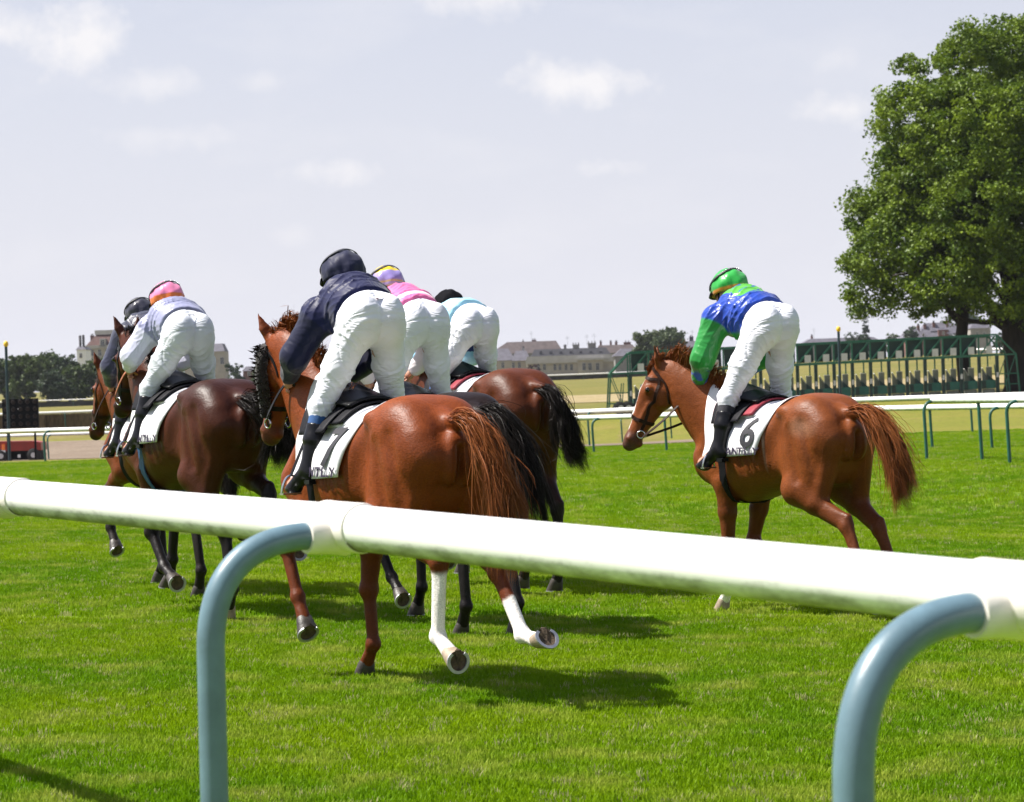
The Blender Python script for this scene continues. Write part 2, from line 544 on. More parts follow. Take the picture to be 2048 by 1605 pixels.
# ------------------------------------------------------------------ ground
def ground_mat(name, c_a, c_b, c_c, big, fine, rough=.95, bump=.5, stripes=None, blotch=None):
    """turf or soil seen at a distance: three colours mixed by coarse, mid and fine noise in world metres"""
    m, nt, b = new_mat(name)
    N, L = nt.nodes, nt.links
    ge = N.new('ShaderNodeNewGeometry')
    def noise(sc, det=4, stretch=None, rough_=.55):
        v = ge.outputs['Position']
        if stretch:
            mp = N.new('ShaderNodeMapping'); mp.inputs['Scale'].default_value = stretch; L.new(v, mp.inputs[0]); v = mp.outputs[0]
        n = N.new('ShaderNodeTexNoise'); n.inputs['Scale'].default_value = sc; n.inputs['Detail'].default_value = det; n.inputs['Roughness'].default_value = rough_
        L.new(v, n.inputs['Vector']); return n.outputs['Fac']
    def ramp(v, a, b_):
        r = N.new('ShaderNodeMapRange'); r.inputs[1].default_value = a; r.inputs[2].default_value = b_; r.clamp = True
        L.new(v, r.inputs[0]); return r.outputs[0]
    def mix(f, a, c, mode='MIX'):
        x = N.new('ShaderNodeMix'); x.data_type = 'RGBA'; x.blend_type = mode
        if isinstance(f, float): x.inputs[0].default_value = f
        else: L.new(f, x.inputs[0])
        for i, q in ((6, a), (7, c)):
            if isinstance(q, tuple): x.inputs[i].default_value = (*q, 1)
            else: L.new(q, x.inputs[i])
        return x.outputs[2]
    col = mix(ramp(noise(big, 5), .38, .62), c_a, c_b)
    col = mix(ramp(noise(big * 4.3, 5, (1, .45, 1)), .52, .72), col, c_c)
    fn = noise(fine, 3)
    mr = N.new('ShaderNodeMapRange'); mr.inputs[1].default_value = .3; mr.inputs[2].default_value = .7; mr.inputs[3].default_value = .72; mr.inputs[4].default_value = 1.28
    L.new(fn, mr.inputs[0])
    col = mix(1.0, col, mr.outputs[0], 'MULTIPLY')
    if stripes:
        wv = N.new('ShaderNodeTexWave'); wv.wave_type = 'BANDS'; wv.bands_direction = 'Y'; wv.inputs['Scale'].default_value = stripes; wv.inputs['Distortion'].default_value = 1.5; wv.inputs['Detail'].default_value = 2
        L.new(ge.outputs['Position'], wv.inputs['Vector'])
        r2 = N.new('ShaderNodeMapRange'); r2.inputs[3].default_value = .86; r2.inputs[4].default_value = 1.12; L.new(wv.outputs['Fac'], r2.inputs[0])
        col = mix(1.0, col, r2.outputs[0], 'MULTIPLY')
    L.new(col, b.inputs['Base Color'])
    b.inputs['Roughness'].default_value = rough
    b.inputs['Specular IOR Level'].default_value = .15
    bp = N.new('ShaderNodeBump'); bp.inputs['Strength'].default_value = bump; bp.inputs['Distance'].default_value = .05
    L.new(fn, bp.inputs['Height']); L.new(bp.outputs[0], b.inputs['Normal'])
    return m

M_TURF = ground_mat('turf', (.080, .160, .002), (.112, .182, .003), (.145, .185, .012), .22, 14, stripes=.10)
M_MEADOW = ground_mat('dry_meadow', (.150, .130, .032), (.120, .117, .024), (.190, .150, .055), .05, 3)
M_SAND = ground_mat('sand_track', (.17, .13, .095), (.19, .15, .112), (.14, .107, .078), .3, 7)
M_STRAW = ground_mat('straw_strip', (.27, .215, .115), (.24, .19, .09), (.30, .25, .15), .2, 4)

def sheet_on_ground(name, rows, mat, lift, kind='structure', nx=40):
    """rows: (y, xleft, xright); sheet draped on the terrain"""
    vs, fs = [], []
    for y, a, b in rows:
        for i in range(nx + 1):
            x = a + (b - a) * i / nx
            vs.append((x, y, ground_z(x, y) + lift))
    n = nx + 1
    for j in range(len(rows) - 1):
        for i in range(nx):
            fs.append((j * n + i, j * n + i + 1, (j + 1) * n + i + 1, (j + 1) * n + i))
    o = mesh_obj(name, vs, fs, mat, None, True)
    tag(o, kind=kind)
    return o

ys = list(np.arange(-12, 60, 2.0)) + list(np.arange(60, 160, 3.0)) + list(np.arange(160, 420, 12.0)) + [440, 480, 540, 620, 700, 820, 1000, 1300, 1700, 2300, 3200]
sheet_on_ground('meadow_ground', [(y, -30 - abs(y) * .9, 30 + abs(y) * .9) for y in ys], M_MEADOW, -.012, nx=70)
sheet_on_ground('turf_course', [(y, -26 - .2 * y, 26 + .2 * y) for y in np.arange(-8, 71, 1.5)], M_TURF, 0.0, nx=90)
M_ROUGH = ground_mat('rough_grass', (.125, .135, .016), (.150, .145, .022), (.175, .150, .035), .12, 5)
sheet_on_ground('rough_grass', [(y, -26 - .3 * y, 30 + .4 * y) for y in np.arange(69.5, 128, 2.0)], M_ROUGH, -.004, nx=60)
sheet_on_ground('sand_track', [(y, -60, 1.2 - (y - 72) * .42) for y in np.arange(76, 126, 2.0)], M_SAND, .006)
sheet_on_ground('earth_path', [(y, -2, 9.0) for y in np.arange(72, 80, 1.0)], M_SAND, .012, nx=20)
sheet_on_ground('straw_strip', [(y, -8, 46) for y in np.arange(166, 200, 4.0)], M_STRAW, .02, nx=30)

# ------------------------------------------------------------------ living turf: blades on the near course
def blade_mat():
    m, nt, b = new_mat('grass_blade')
    N, L = nt.nodes, nt.links
    ge = N.new('ShaderNodeNewGeometry'); oi = N.new('ShaderNodeObjectInfo')
    n1 = N.new('ShaderNodeTexNoise'); n1.inputs['Scale'].default_value = .42; n1.inputs['Detail'].default_value = 5
    mp = N.new('ShaderNodeMapping'); mp.inputs['Scale'].default_value = (.8, .8, 0); L.new(ge.outputs['Position'], mp.inputs[0]); L.new(mp.outputs[0], n1.inputs['Vector'])
    n2 = N.new('ShaderNodeTexNoise'); n2.inputs['Scale'].default_value = 2.6; n2.inputs['Detail'].default_value = 4
    L.new(mp.outputs[0], n2.inputs['Vector'])
    def ramp(v, a, c):
        r = N.new('ShaderNodeMapRange'); r.inputs[1].default_value = a; r.inputs[2].default_value = c; L.new(v, r.inputs[0]); return r.outputs[0]
    def mix(f, a, c):
        x = N.new('ShaderNodeMix'); x.data_type = 'RGBA'; L.new(f, x.inputs[0])
        for i, q in ((6, a), (7, c)):
            if isinstance(q, tuple): x.inputs[i].default_value = (*q, 1)
            else: L.new(q, x.inputs[i])
        return x.outputs[2]
    c = mix(ramp(n1.outputs['Fac'], .40, .62), (.128, .262, .002), (.222, .335, .003))
    c = mix(ramp(n2.outputs['Fac'], .50, .68), c, (.31, .375, .045))
    rnd = N.new('ShaderNodeMath'); rnd.operation = 'GREATER_THAN'; rnd.inputs[1].default_value = .95; L.new(oi.outputs['Random'], rnd.inputs[0])
    c = mix(rnd.outputs[0], c, (.36, .36, .15))
    L.new(c, b.inputs['Base Color'])
    b.inputs['Roughness'].default_value = .6
    b.inputs['Specular IOR Level'].default_value = .12
    tr = N.new('ShaderNodeBsdfTranslucent'); L.new(c, tr.inputs['Color'])
    ms = N.new('ShaderNodeMixShader'); ms.inputs[0].default_value = .42
    L.new(b.outputs[0], ms.inputs[1]); L.new(tr.outputs[0], ms.inputs[2])
    L.new(ms.outputs[0], N['Material Output'].inputs[0])
    return m

def tuft_mesh(i, n=16):
    g = np.random.default_rng(100 + i)
    vs, fs = [], []
    for k in range(n):
        x, y = g.normal(size=2) * .022
        h = g.uniform(.020, .038); a = g.uniform(0, 6.28); w = g.uniform(.0022, .0038)
        lean = g.uniform(.05, .6) * h; la = g.uniform(0, 6.28)
        dx, dy = math.cos(a) * w, math.sin(a) * w; lx, ly = math.cos(la) * lean, math.sin(la) * lean
        b = len(vs)
        vs += [(x - dx, y - dy, -.006), (x + dx, y + dy, -.006), (x + dx * .8 + lx * .35, y + dy * .8 + ly * .35, h * .6), (x - dx * .8 + lx * .35, y - dy * .8 + ly * .35, h * .6), (x + lx, y + ly, h)]
        fs += [(b, b + 1, b + 2, b + 3), (b + 3, b + 2, b + 4)]
    return vs, fs

M_BLADE = blade_mat()
def grass_patch(name, rows, density, seed, scale):
    """turf surface whose blades are scattered by geometry nodes"""
    o = sheet_on_ground(name, rows, M_BLADE, .001, 'stuff', nx=24)
    tm = []
    for i in range(3):
        vs, fs = tuft_mesh(i + seed * 3)
        me = bpy.data.meshes.new('tuft'); me.from_pydata(vs, [], fs); me.materials.append(M_BLADE)
        tm.append(me)
    ng = bpy.data.node_groups.new(name + '_scatter', 'GeometryNodeTree')
    ng.interface.new_socket('Geometry', in_out='INPUT', socket_type='NodeSocketGeometry')
    ng.interface.new_socket('Geometry', in_out='OUTPUT', socket_type='NodeSocketGeometry')
    N, L = ng.nodes, ng.links
    gi, go = N.new('NodeGroupInput'), N.new('NodeGroupOutput')
    dp = N.new('GeometryNodeDistributePointsOnFaces'); dp.inputs['Density'].default_value = density; dp.inputs['Seed'].default_value = seed
    ip = N.new('GeometryNodeInstanceOnPoints')
    g2i = N.new('GeometryNodeGeometryToInstance')
    for me in tm:
        # each tuft is a mesh primitive made from an object of this scene's data, kept out of the scene itself
        ob = bpy.data.objects.new('grass_tuft', me)
        oi = N.new('GeometryNodeObjectInfo'); oi.inputs['Object'].default_value = ob
        L.new(oi.outputs['Geometry'], g2i.inputs[0])
    rv = N.new('FunctionNodeRandomValue'); rv.data_type = 'FLOAT_VECTOR'
    rv.inputs[0].default_value = (-.12, -.12, 0); rv.inputs[1].default_value = (.12, .12, 6.283)
    rs = N.new('FunctionNodeRandomValue'); rs.data_type = 'FLOAT'
    rs.inputs[2].default_value = .65 * scale; rs.inputs[3].default_value = 1.25 * scale
    L.new(gi.outputs[0], dp.inputs['Mesh']); L.new(dp.outputs['Points'], ip.inputs['Points'])
    L.new(g2i.outputs[0], ip.inputs['Instance']); ip.inputs['Pick Instance'].default_value = True
    L.new(rv.outputs[0], ip.inputs['Rotation']); L.new(rs.outputs[1], ip.inputs['Scale'])
    L.new(ip.outputs[0], go.inputs[0])
    md = o.modifiers.new('scatter', 'NODES'); md.node_group = ng
    tag(o, 'short lively green turf of single grass blades on the near course', 'grass', kind='stuff')
    return o
def fr(y, m=2.5): return (y, -.28 * y - m, .28 * y + m)
grass_patch('grass', [fr(y) for y in np.arange(7.2, 17.1, .6)], 800, 1, 1.0)
g2 = grass_patch('grass', [fr(y) for y in np.arange(17, 30.1, 1.0)], 330, 2, 1.1)
g2['label'] = 'mown green turf of grass blades further out on the course'
g3 = grass_patch('grass', [fr(y) for y in np.arange(30, 70.1, 2.0)], 75, 3, 1.4)
g3['label'] = 'distant mown green turf reaching to the far white rails'

# ------------------------------------------------------------------ trees
def leaf_mat(name, trans=.30):
    m, nt, b = new_mat(name)
    N, L = nt.nodes, nt.links
    at = N.new('ShaderNodeVertexColor'); at.layer_name = 'tint'
    L.new(at.outputs['Color'], b.inputs['Base Color'])
    b.inputs['Roughness'].default_value = .5; b.inputs['Specular IOR Level'].default_value = .3
    tr = N.new('ShaderNodeBsdfTranslucent'); L.new(at.outputs['Color'], tr.inputs['Color'])
    ms = N.new('ShaderNodeMixShader'); ms.inputs[0].default_value = trans
    L.new(b.outputs[0], ms.inputs[1]); L.new(tr.outputs[0], ms.inputs[2]); L.new(ms.outputs[0], N['Material Output'].inputs[0])
    return m
M_LEAF = leaf_mat('leaf')
M_BARK = pmat('bark', (.026, .020, .015), .95, var=.4, vscale=6, bump=1.0, bscale=14, stretch=(1, 1, .25))

def leaves(blobs, n, size, cols, seed, per=26, clump=.55, shell=.62, sag=.15):
    """leaf faces in twig clumps spread through ellipsoid blobs (centre, radii)"""
    g = np.random.default_rng(seed)
    vol = np.array([b[1][0] * b[1][1] * b[1][2] for b in blobs]) ** .75
    pick = g.choice(len(blobs), size=max(1, n // per), p=vol / vol.sum())
    C = np.array([b[0] for b in blobs])[pick]; Rr = np.array([b[1] for b in blobs])[pick]
    d = g.normal(size=(len(pick), 3)); d /= np.linalg.norm(d, axis=1, keepdims=True)
    rad = shell + (1.06 - shell) * g.random(len(pick)) ** .6
    cc = C + d * Rr * rad[:, None]
    cs = clump * g.uniform(.6, 1.4, len(pick))
    ctone = g.uniform(.0, 1.0, len(pick))
    idx = np.repeat(np.arange(len(pick)), per)
    m = len(idx)
    dd = g.normal(size=(m, 3)); dd /= np.linalg.norm(dd, axis=1, keepdims=True)
    p = cc[idx] + dd * (g.random(m) ** .45)[:, None] * (cs[idx, None] * np.array([1.0, 1.0, .72]))
    nrm = g.normal(size=(m, 3)) + np.array([0, 0, .9]); nrm /= np.linalg.norm(nrm, axis=1, keepdims=True)
    t = np.cross(nrm, g.normal(size=(m, 3))); t /= np.linalg.norm(t, axis=1, keepdims=True) + 1e-9
    b_ = np.cross(nrm, t)
    s = size * g.uniform(.6, 1.3, m)[:, None]
    V = np.stack([p - t * s * .5, p + b_ * s * .42 + nrm * s * .08, p + t * s * .6 - nrm * s * sag, p - b_ * s * .42 + nrm * s * .08], 1).reshape(-1, 3)
    F = np.arange(m * 4).reshape(-1, 4)
    k = np.clip(ctone[idx] * .7 + g.random(m) * .3, 0, 1)[:, None]
    col = np.array(cols[0])[None] * (1 - k) + np.array(cols[1])[None] * k
    return V, F, np.repeat(col, 4, 0)

def limb(mb, a, b, r0, r1, g, bend=.12, n=7, seg_=9):
    a, b = np.array(a, float), np.array(b, float)
    L_ = np.linalg.norm(b - a)
    off = g.normal(size=3) * L_ * bend
    pts = [a + (b - a) * t + off * math.sin(math.pi * t) for t in np.linspace(0, 1, n)]
    mb.tube(pts, [r0 + (r1 - r0) * t for t in np.linspace(0, 1, n)], seg_)

def tree(name, label, x, y, h, w, cols, n, size, seed, trunk_h=None, blobs=None, group=None, per=26, clump=.5, trunk_r=None, shell=.62, conifer=False):
    g = np.random.default_rng(seed)
    z = ground_z(x, y)
    root = empty(name, (x, y, z))
    tag(root, label, 'tree', group)
    th = trunk_h if trunk_h is not None else h * .22
    if blobs is None:
        blobs = []
        if conifer:
            for i in range(7):
                t = i / 6; blobs.append(((0, 0, th + (h - th) * (.06 + .88 * t)), (w / 2 * (1.02 - t) + .15, w / 2 * (1.02 - t) + .15, h * .09)))
        else:
            ch = h - th
            blobs.append(((0, 0, th + ch * .5), (w * .36, w * .36, ch * .44)))
            for i in range(9):
                a = 6.28 * i / 9 + g.uniform(-.3, .3); zz = th + ch * g.uniform(.22, .85)
                r = w * g.uniform(.16, .26)
                rr = w * .5 - r * .8
                blobs.append(((math.cos(a) * rr, math.sin(a) * rr, zz), (r, r, r * .85)))
    V, F, C = leaves(blobs, n, size, cols, seed + 1, per, clump, shell)
    mesh_obj('crown', V, F, M_LEAF, root, False, C)
    mb = MB(); r = trunk_r or h * .022
    top = (0, 0, th + (h - th) * .55)
    mb.tube([(0, 0, -.2), (0, 0, .1), (g.normal() * .02 * h, 0, th * .6), (g.normal() * .02 * h, 0, th), top], [r * 1.5, r * 1.15, r * .95, r * .85, r * .25], 10)
    for i in range(7):
        b = blobs[g.integers(0, len(blobs))]
        limb(mb, (0, 0, th * g.uniform(.75, 1.15)), np.array(b[0]) * .9 + np.array([0, 0, 0]), r * .5, r * .1, g)
    mb.build('trunk', M_BARK, root, True)
    return root

LIME = [(.032, .075, .005), (.205, .285, .018)]
FARG = [(.032, .056, .016), (.085, .120, .032)]
FARB = [(.024, .044, .022), (.056, .085, .036)]

# the big maple at the right: crown of overlapping boughs, outline taken in metres at its own distance
TD = 137.0
def tp(xp, yp, dy=0.0):
    return (px(xp, TD), dy, pz(xp, yp, TD))
tx0 = px(2035, TD); tz0 = ground_z(tx0, TD)
root = empty('maple_tree', (tx0, TD, tz0))
tag(root, 'big dense green maple with dark trunk behind the starting gate', 'tree')
mpp = TD / FOCAL_PX
bl = []
for xp, yp, rp_, dy in ((1985, 150, 95, 1), (2090, 130, 105, 2), (1890, 170, 62, 0), (1960, 90, 48, -1), (2050, 85, 50, 1), (1850, 250, 78, -1), (1800, 245, 40, 1), (1930, 280, 110, -3), (2060, 290, 130, -2), (2200, 300, 150, 1),
                        (1790, 330, 40, 0), (1850, 370, 95, -1), (1960, 420, 110, -4), (2090, 450, 120, -4), (1760, 425, 62, 1), (1715, 400, 26, 0), (1790, 500, 85, -1), (1735, 520, 50, 1),
                        (1690, 525, 22, 0), (1720, 590, 46, 0), (1880, 540, 90, -3), (1990, 560, 85, -4), (1800, 600, 46, -1), (1860, 605, 30, 1), (2100, 580, 80, -2), (2040, 620, 40, -4), (1930, 600, 36, 2),
                        (2200, 500, 150, 2), (2300, 400, 120, 2), (1995, 350, 140, 5), (1880, 430, 120, 5), (1830, 130, 20, 0), (1770, 190, 18, 0), (1990, 60, 22, 0), (2120, 60, 40, 0), (1745, 470, 30, -2), (1700, 610, 20, 1)):
    xp += max(0.0, (1860 - xp) * .16)
    c = (px(xp, TD) - tx0, dy * 1.0, pz(xp, yp, TD) - tz0)
    r = rp_ * mpp
    bl.append((c, (r, r * 1.15, r * .95)))
V, F, C = leaves(bl, 240000, .185, LIME, 5, per=80, clump=.62, shell=.74)
mesh_obj('crown', V, F, M_LEAF, root, False, C)
g = np.random.default_rng(9)
mb = MB()
mb.tube([(0, 0, -.3), (0, 0, .3), (-.05, 0, 2.0), (-.1, 0, 3.4), (-.2, 0, 6.5), (-.3, .5, 11)], [.95, .72, .62, .68, .45, .15], 14)
for xp, yp, r0 in ((1830, 480, .26), (1950, 300, .3), (2090, 250, .32), (1760, 560, .17), (2180, 420, .28), (1900, 600, .18), (2000, 440, .3), (1980, 640, .22), (2075, 640, .25)):
    limb(mb, (-.05, 0, 3.0 + g.random()), (px(xp, TD) - tx0, g.normal() * 1.5, pz(xp, yp, TD) - tz0), r0, .06, g)
mb.build('trunk', M_BARK, root, True)

# its neighbour: a second trunk just left of it, crown joining the first
t2y = 138.5
tree('maple_tree', 'slimmer maple trunk just left of the big maple, crown merging above', px(1932, t2y), t2y, 16.0, 7.8, LIME, 30000, .17, 15, trunk_h=4.6, trunk_r=.36, clump=.6, per=60)

# small far trees and wood edge
def far_tree(xp, ytop, wpx, d, cols, seed, label, n=2600, conifer=False, trunk=.14, name='tree', shell=.5):
    x = px(xp, d); zb = ground_z(x, d)
    h = pz(xp, ytop, d) - zb
    w = wpx * d / FOCAL_PX
    return tree(name, label, x, d, h, w, cols, n, .045 * max(h, w) + .12, seed, trunk_h=h * trunk, group='trees on the far side of the course', conifer=conifer, per=16, clump=.07 * max(h, w), shell=shell)
for i, (xp, yt, wpx, d, cols, lab) in enumerate((
        (-40, 690, 95, 400, FARG, 'rounded green tree cut by the left edge of the picture'),
        (22, 712, 70, 410, FARB, 'dark tree directly behind the yellow-tipped pole at the left edge'),
        (55, 704, 80, 395, FARG, 'olive tree with forked trunk above the round-lamp board'),
        (100, 698, 78, 405, FARG, 'tall rounded tree right of the round-lamp board'),
        (112, 740, 70, 380, FARB, 'low dark green bush-like tree in front of the wood'),
        (140, 708, 60, 398, FARB, 'bluish tree left of the maroon-roofed mansion'),
        (160, 725, 62, 385, FARG, 'bright green tree below the twin chimneys'),
        (195, 712, 66, 390, FARG, 'green tree standing in front of the mansion windows'),
        (232, 735, 60, 385, FARB, 'dark tree between the mansion and the bay horse'),
        )):
    far_tree(xp, yt, wpx, d, cols, 200 + i * 3, lab, 5200, trunk=.08, name='broadleaf_tree')
far_tree(473, 724, 36, 560, FARB, 301, 'small dark round tree right of the mansion', 1800, trunk=.05, name='broadleaf_tree')
far_tree(520, 728, 30, 620, FARG, 304, 'pale small tree behind the chestnut horse head', 1200, trunk=.05, name='broadleaf_tree')
far_tree(1343, 650, 66, 520, [(.045, .068, .030), (.095, .130, .055)], 307, 'grey green tree with domed top above the chestnut head', 8000, trunk=.10, name='broadleaf_tree')
far_tree(1297, 660, 52, 530, [(.055, .080, .032), (.115, .150, .06)], 310, 'lighter tree left of the domed grey green one', 6000, trunk=.10, name='broadleaf_tree')
far_tree(1712, 664, 44, 560, FARB, 313, 'low dark shrub-like tree left of the far conifer', 1700, trunk=.05, name='broadleaf_tree')
far_tree(1736, 641, 26, 600, [(.014, .026, .018), (.03, .048, .03)], 316, 'pointed dark conifer above the starting gate', 1500, conifer=True, trunk=.1, name='conifer_tree')
far_tree(1785, 664, 34, 600, FARG, 319, 'pale round tree right of the far conifer', 1300, trunk=.05, name='broadleaf_tree')
far_tree(1826, 645, 28, 640, FARB, 322, 'brownish round tree left of the slate chateau roofs', 1300, trunk=.1, name='broadleaf_tree')
far_tree(1895, 635, 34, 760, FARG, 325, 'green tree top behind the chateau roofs', 1500, trunk=.1, name='broadleaf_tree')
far_tree(1938, 620, 60, 720, FARB, 328, 'dark tree mass right of the chateau', 2400, trunk=.1, name='broadleaf_tree')
far_tree(2035, 655, 90, 420, FARB, 331, 'dark trees behind the big maple trunk', 2600, trunk=.1, name='broadleaf_tree')
far_tree(1070, 728, 26, 640, [(.035, .018, .022), (.07, .04, .04)], 334, 'small purple-leaved tree before the cream building', 900, trunk=.1, name='broadleaf_tree')

# ------------------------------------------------------------------ buildings of the town
M_CREAM = pmat('cream_render', (.36, .325, .27), .9, var=.12, vscale=.6)
M_STONE = pmat('grey_stone', (.28, .26, .235), .9, var=.15, vscale=.8)
M_GREYWALL = pmat('grey_render', (.20, .195, .19), .9, var=.12, vscale=.8)
M_BRICK = pmat('brick_red', (.13, .058, .048), .9, var=.2, vscale=1.2)
M_SLATE = pmat('slate_roof', (.105, .10, .125), .75, var=.22, vscale=1.0, bump=.3, bscale=4)
M_SLATE_DK = pmat('dark_slate_roof', (.022, .022, .03), .75, var=.25, vscale=1.0, bump=.3, bscale=4)
M_TILE = pmat('brown_tile_roof', (.088, .068, .068), .85, var=.25, vscale=1.0, bump=.3, bscale=4)
M_MAROON = pmat('maroon_tile_roof', (.085, .042, .036), .85, var=.25, vscale=1.0, bump=.3, bscale=4)
M_TRIM = pmat('pale_stone_trim', (.40, .385, .36), .9, var=.1, vscale=1.0)
M_GLASS = pmat('window_glass', (.035, .042, .055), .12, var=.3, vscale=.5)
M_POT = pmat('chimney_dark', (.055, .05, .055), .9, var=.2)
M_WHITE_P = pmat('white_paint', (.78, .78, .76), .6, var=.08, vscale=3)

class Bld:
    """a far building facing the camera; measured in photo pixels at its distance"""
    def __init__(s, name, label, xc, d, cat='building', depth=9.0):
        s.d = d; s.X0 = px(xc, d); s.root = empty(name, (s.X0, d, ground_z(s.X0, d)))
        s.z0 = s.root.location.z; s.depth = depth
        tag(s.root, label, cat, 'buildings of the town behind the course')
    def P(s, xp, yp, y=0.0): return Vector((px(xp, s.d) - s.X0, y, pz(xp, yp, s.d) - s.z0))
    def box(s, name, x0, x1, y0, y1, mat, front=0.0, depth=None, parent=None):
        a, b = s.P(x0, y0), s.P(x1, y1)
        zt, zb = max(a.z, b.z), min(a.z, b.z)
        dp = depth or s.depth
        mb = MB(); mb.box(((a.x + b.x) / 2, front + dp / 2, (zt + zb) / 2), (abs(b.x - a.x), dp, zt - zb))
        return mb.build(name, mat, parent or s.root)
    def wall(s, x0, x1, ytop, mat, front=0.0, name='wall'):
        a, b = s.P(x0, ytop), s.P(x1, ytop)
        zt = (a.z + b.z) / 2
        mb = MB(); mb.box(((a.x + b.x) / 2, front + s.depth / 2, (zt - 3) / 2), (b.x - a.x, s.depth, zt + 3))
        return mb.build(name, mat, s.root)
    def roof(s, x0, x1, yb, x2, x3, yt, mat, front=-.35, name='roof', depth=None):
        dp = (depth or s.depth) + .7
        p = s.P
        zb = (p(x0, yb).z + p(x1, yb).z) / 2; zt = (p(x2, yt).z + p(x3, yt).z) / 2
        in_ = min(dp * .42, (zt - zb) * .75)
        v = [(p(x0, yb).x, front, zb), (p(x1, yb).x, front, zb), (p(x1, yb).x, front + dp, zb), (p(x0, yb).x, front + dp, zb),
             (p(x2, yt).x, front + in_, zt), (p(x3, yt).x, front + in_, zt), (p(x3, yt).x, front + dp - in_, zt), (p(x2, yt).x, front + dp - in_, zt)]
        mb = MB(); mb.add(v, [(3, 2, 1, 0), (4, 5, 6, 7), (0, 1, 5, 4), (1, 2, 6, 5), (2, 3, 7, 6), (3, 0, 4, 7)])
        return mb.build(name, mat, s.root)
    def window(s, xc, yc, w, h, front=0.0, trim=M_TRIM, bars=True):
        a = s.P(xc, yc); k = s.d / FOCAL_PX; W, H_ = w * k, h * k
        mb = MB(); mb.box((a.x, front - .04, a.z), (W * .86, .06, H_ * .9)); o = mb.build('window', M_GLASS, s.root)
        mb = MB(); t = max(.09, W * .12)
        mb.box((a.x - W / 2, front - .08, a.z), (t, .16, H_ + t)); mb.box((a.x + W / 2, front - .08, a.z), (t, .16, H_ + t))
        mb.box((a.x, front - .08, a.z + H_ / 2), (W - t, .15, t)); mb.box((a.x, front - .10, a.z - H_ / 2), (W - t, .2, t))
        if bars: mb.box((a.x, front - .09, a.z), (.06, .05, H_ - t)); mb.box((a.x, front - .093, a.z + H_ * .15), (W - t, .05, .06))
        mb.build('window_frame', trim, o)
    def chimney(s, xc, yt, w, h, mat=M_BRICK, y=3.5, pots=2):
        a = s.P(xc, yt); k = s.d / FOCAL_PX
        mb = MB(); mb.box((a.x, y, a.z - h * k / 2), (w * k, 1.0, h * k)); mb.box((a.x, y, a.z + .06), (w * k * 1.15, 1.15, .14)); o = mb.build('chimney', mat, s.root)
        for i in range(pots):
            mb = MB(); mb.tube([(a.x + (i - (pots - 1) / 2) * w * k * .4, y, a.z + .1), (a.x + (i - (pots - 1) / 2) * w * k * .4, y, a.z + .65)], .13, 8); mb.build('chimney_pot', M_POT, o)
    def aerial(s, xc, yb, yt, y=3.0):
        a, b = s.P(xc, yb, y), s.P(xc, yt, y)
        mb = MB(); mb.bar(a, b, .05)
        for t in (.85, .72): 
            c = a + (b - a) * t; mb.bar(c - Vector((.6, 0, 0)), c + Vector((.6, 0, 0)), .035)
        mb.build('aerial', M_POT, s.root)
    def lintel_row(s, x0, x1, y, h, mat, front, n=0):
        o = s.box('cornice', x0, x1, y, y + h, mat, front, .5)
        return o

# mansion at the left
b = Bld('mansion', 'cream mansion with maroon mansard roof and dormer at the left', 215, 700)
b.wall(176, 262, 693, M_CREAM); b.wall(250, 452, 706, M_CREAM, 1.5, 'side_wing')
b.roof(174, 264, 693, 196, 240, 667, M_MAROON); b.box('roof_ledge', 192, 244, 661, 668, M_TRIM, 1.8, 5)
b.box('cornice', 173, 265, 692, 695, M_TRIM, -.5, 1.0)
for xx in (188, 203, 218, 234, 250):
    for yy in (706, 727): b.window(xx, yy, 7, 13)
b.window(210, 686, 8, 12, -.6); b.box('dormer', 204, 216, 678, 694, M_TRIM, -.5, 3); b.window(238, 687, 7, 10, -.6)
for xx in (300, 340, 380, 420, 446): b.window(xx, 722, 8, 14, 1.5)
b.box('string_course', 175, 263, 716, 718, M_TRIM, -.3, .6)
b.chimney(185, 672, 7, 20); b.roof(250, 452, 706, 256, 446, 690, M_SLATE, 1.1, 'wing_roof')
w = Bld('pavilion', 'small white building with twin dark flues among the trees', 166, 640)
w.wall(157, 174, 700, M_WHITE_P); w.roof(155, 176, 700, 160, 171, 694, M_SLATE)
for xx, yt in ((162, 671), (168.5, 670)):
    a, c = w.P(xx, 699, 2), w.P(xx, yt, 2); mb = MB(); mb.tube([a, c], .32, 10); mb.build('flue', M_POT, w.root, True, sharp=40)
w.window(165, 712, 5, 9)
h2 = Bld('house', 'low brick house behind the chestnut head', 508, 690); h2.wall(488, 530, 742, M_BRICK); h2.roof(486, 532, 742, 494, 524, 733, M_SLATE); h2.window(500, 748, 5, 8); h2.window(515, 748, 5, 8); h2.chimney(520, 730, 5, 8)

# row behind the middle of the field
b = Bld('town_house', 'long house with brown hipped roof behind the cream building', 1070, 760)
b.wall(985, 1128, 707, M_GREYWALL); b.roof(980, 1130, 707, 1018, 1116, 683, M_TILE); b.chimney(1072, 681, 9, 8, M_BRICK); b.chimney(1050, 683, 3, 6, M_POT, pots=1); b.aerial(1067, 684, 662); 
for xx in (1000, 1030, 1060): b.window(xx, 716, 6, 10)
b = Bld('slate_house', 'grey slate roofed house beside the sky blue jockey', 1020, 690)
b.wall(960, 1058, 722, M_CREAM, 0); b.roof(956, 1034, 722, 966, 1020, 698, M_SLATE); b.roof(1026, 1064, 722, 1034, 1056, 702, M_SLATE, -.8, 'gable_roof'); b.chimney(1050, 697, 5, 16, M_TRIM)
for xx in (975, 992, 1008, 1029, 1041): b.window(xx, 731, 6, 12)
b = Bld('cream_building', 'long cream building with balustrade and dark mansard roof', 1145, 680)
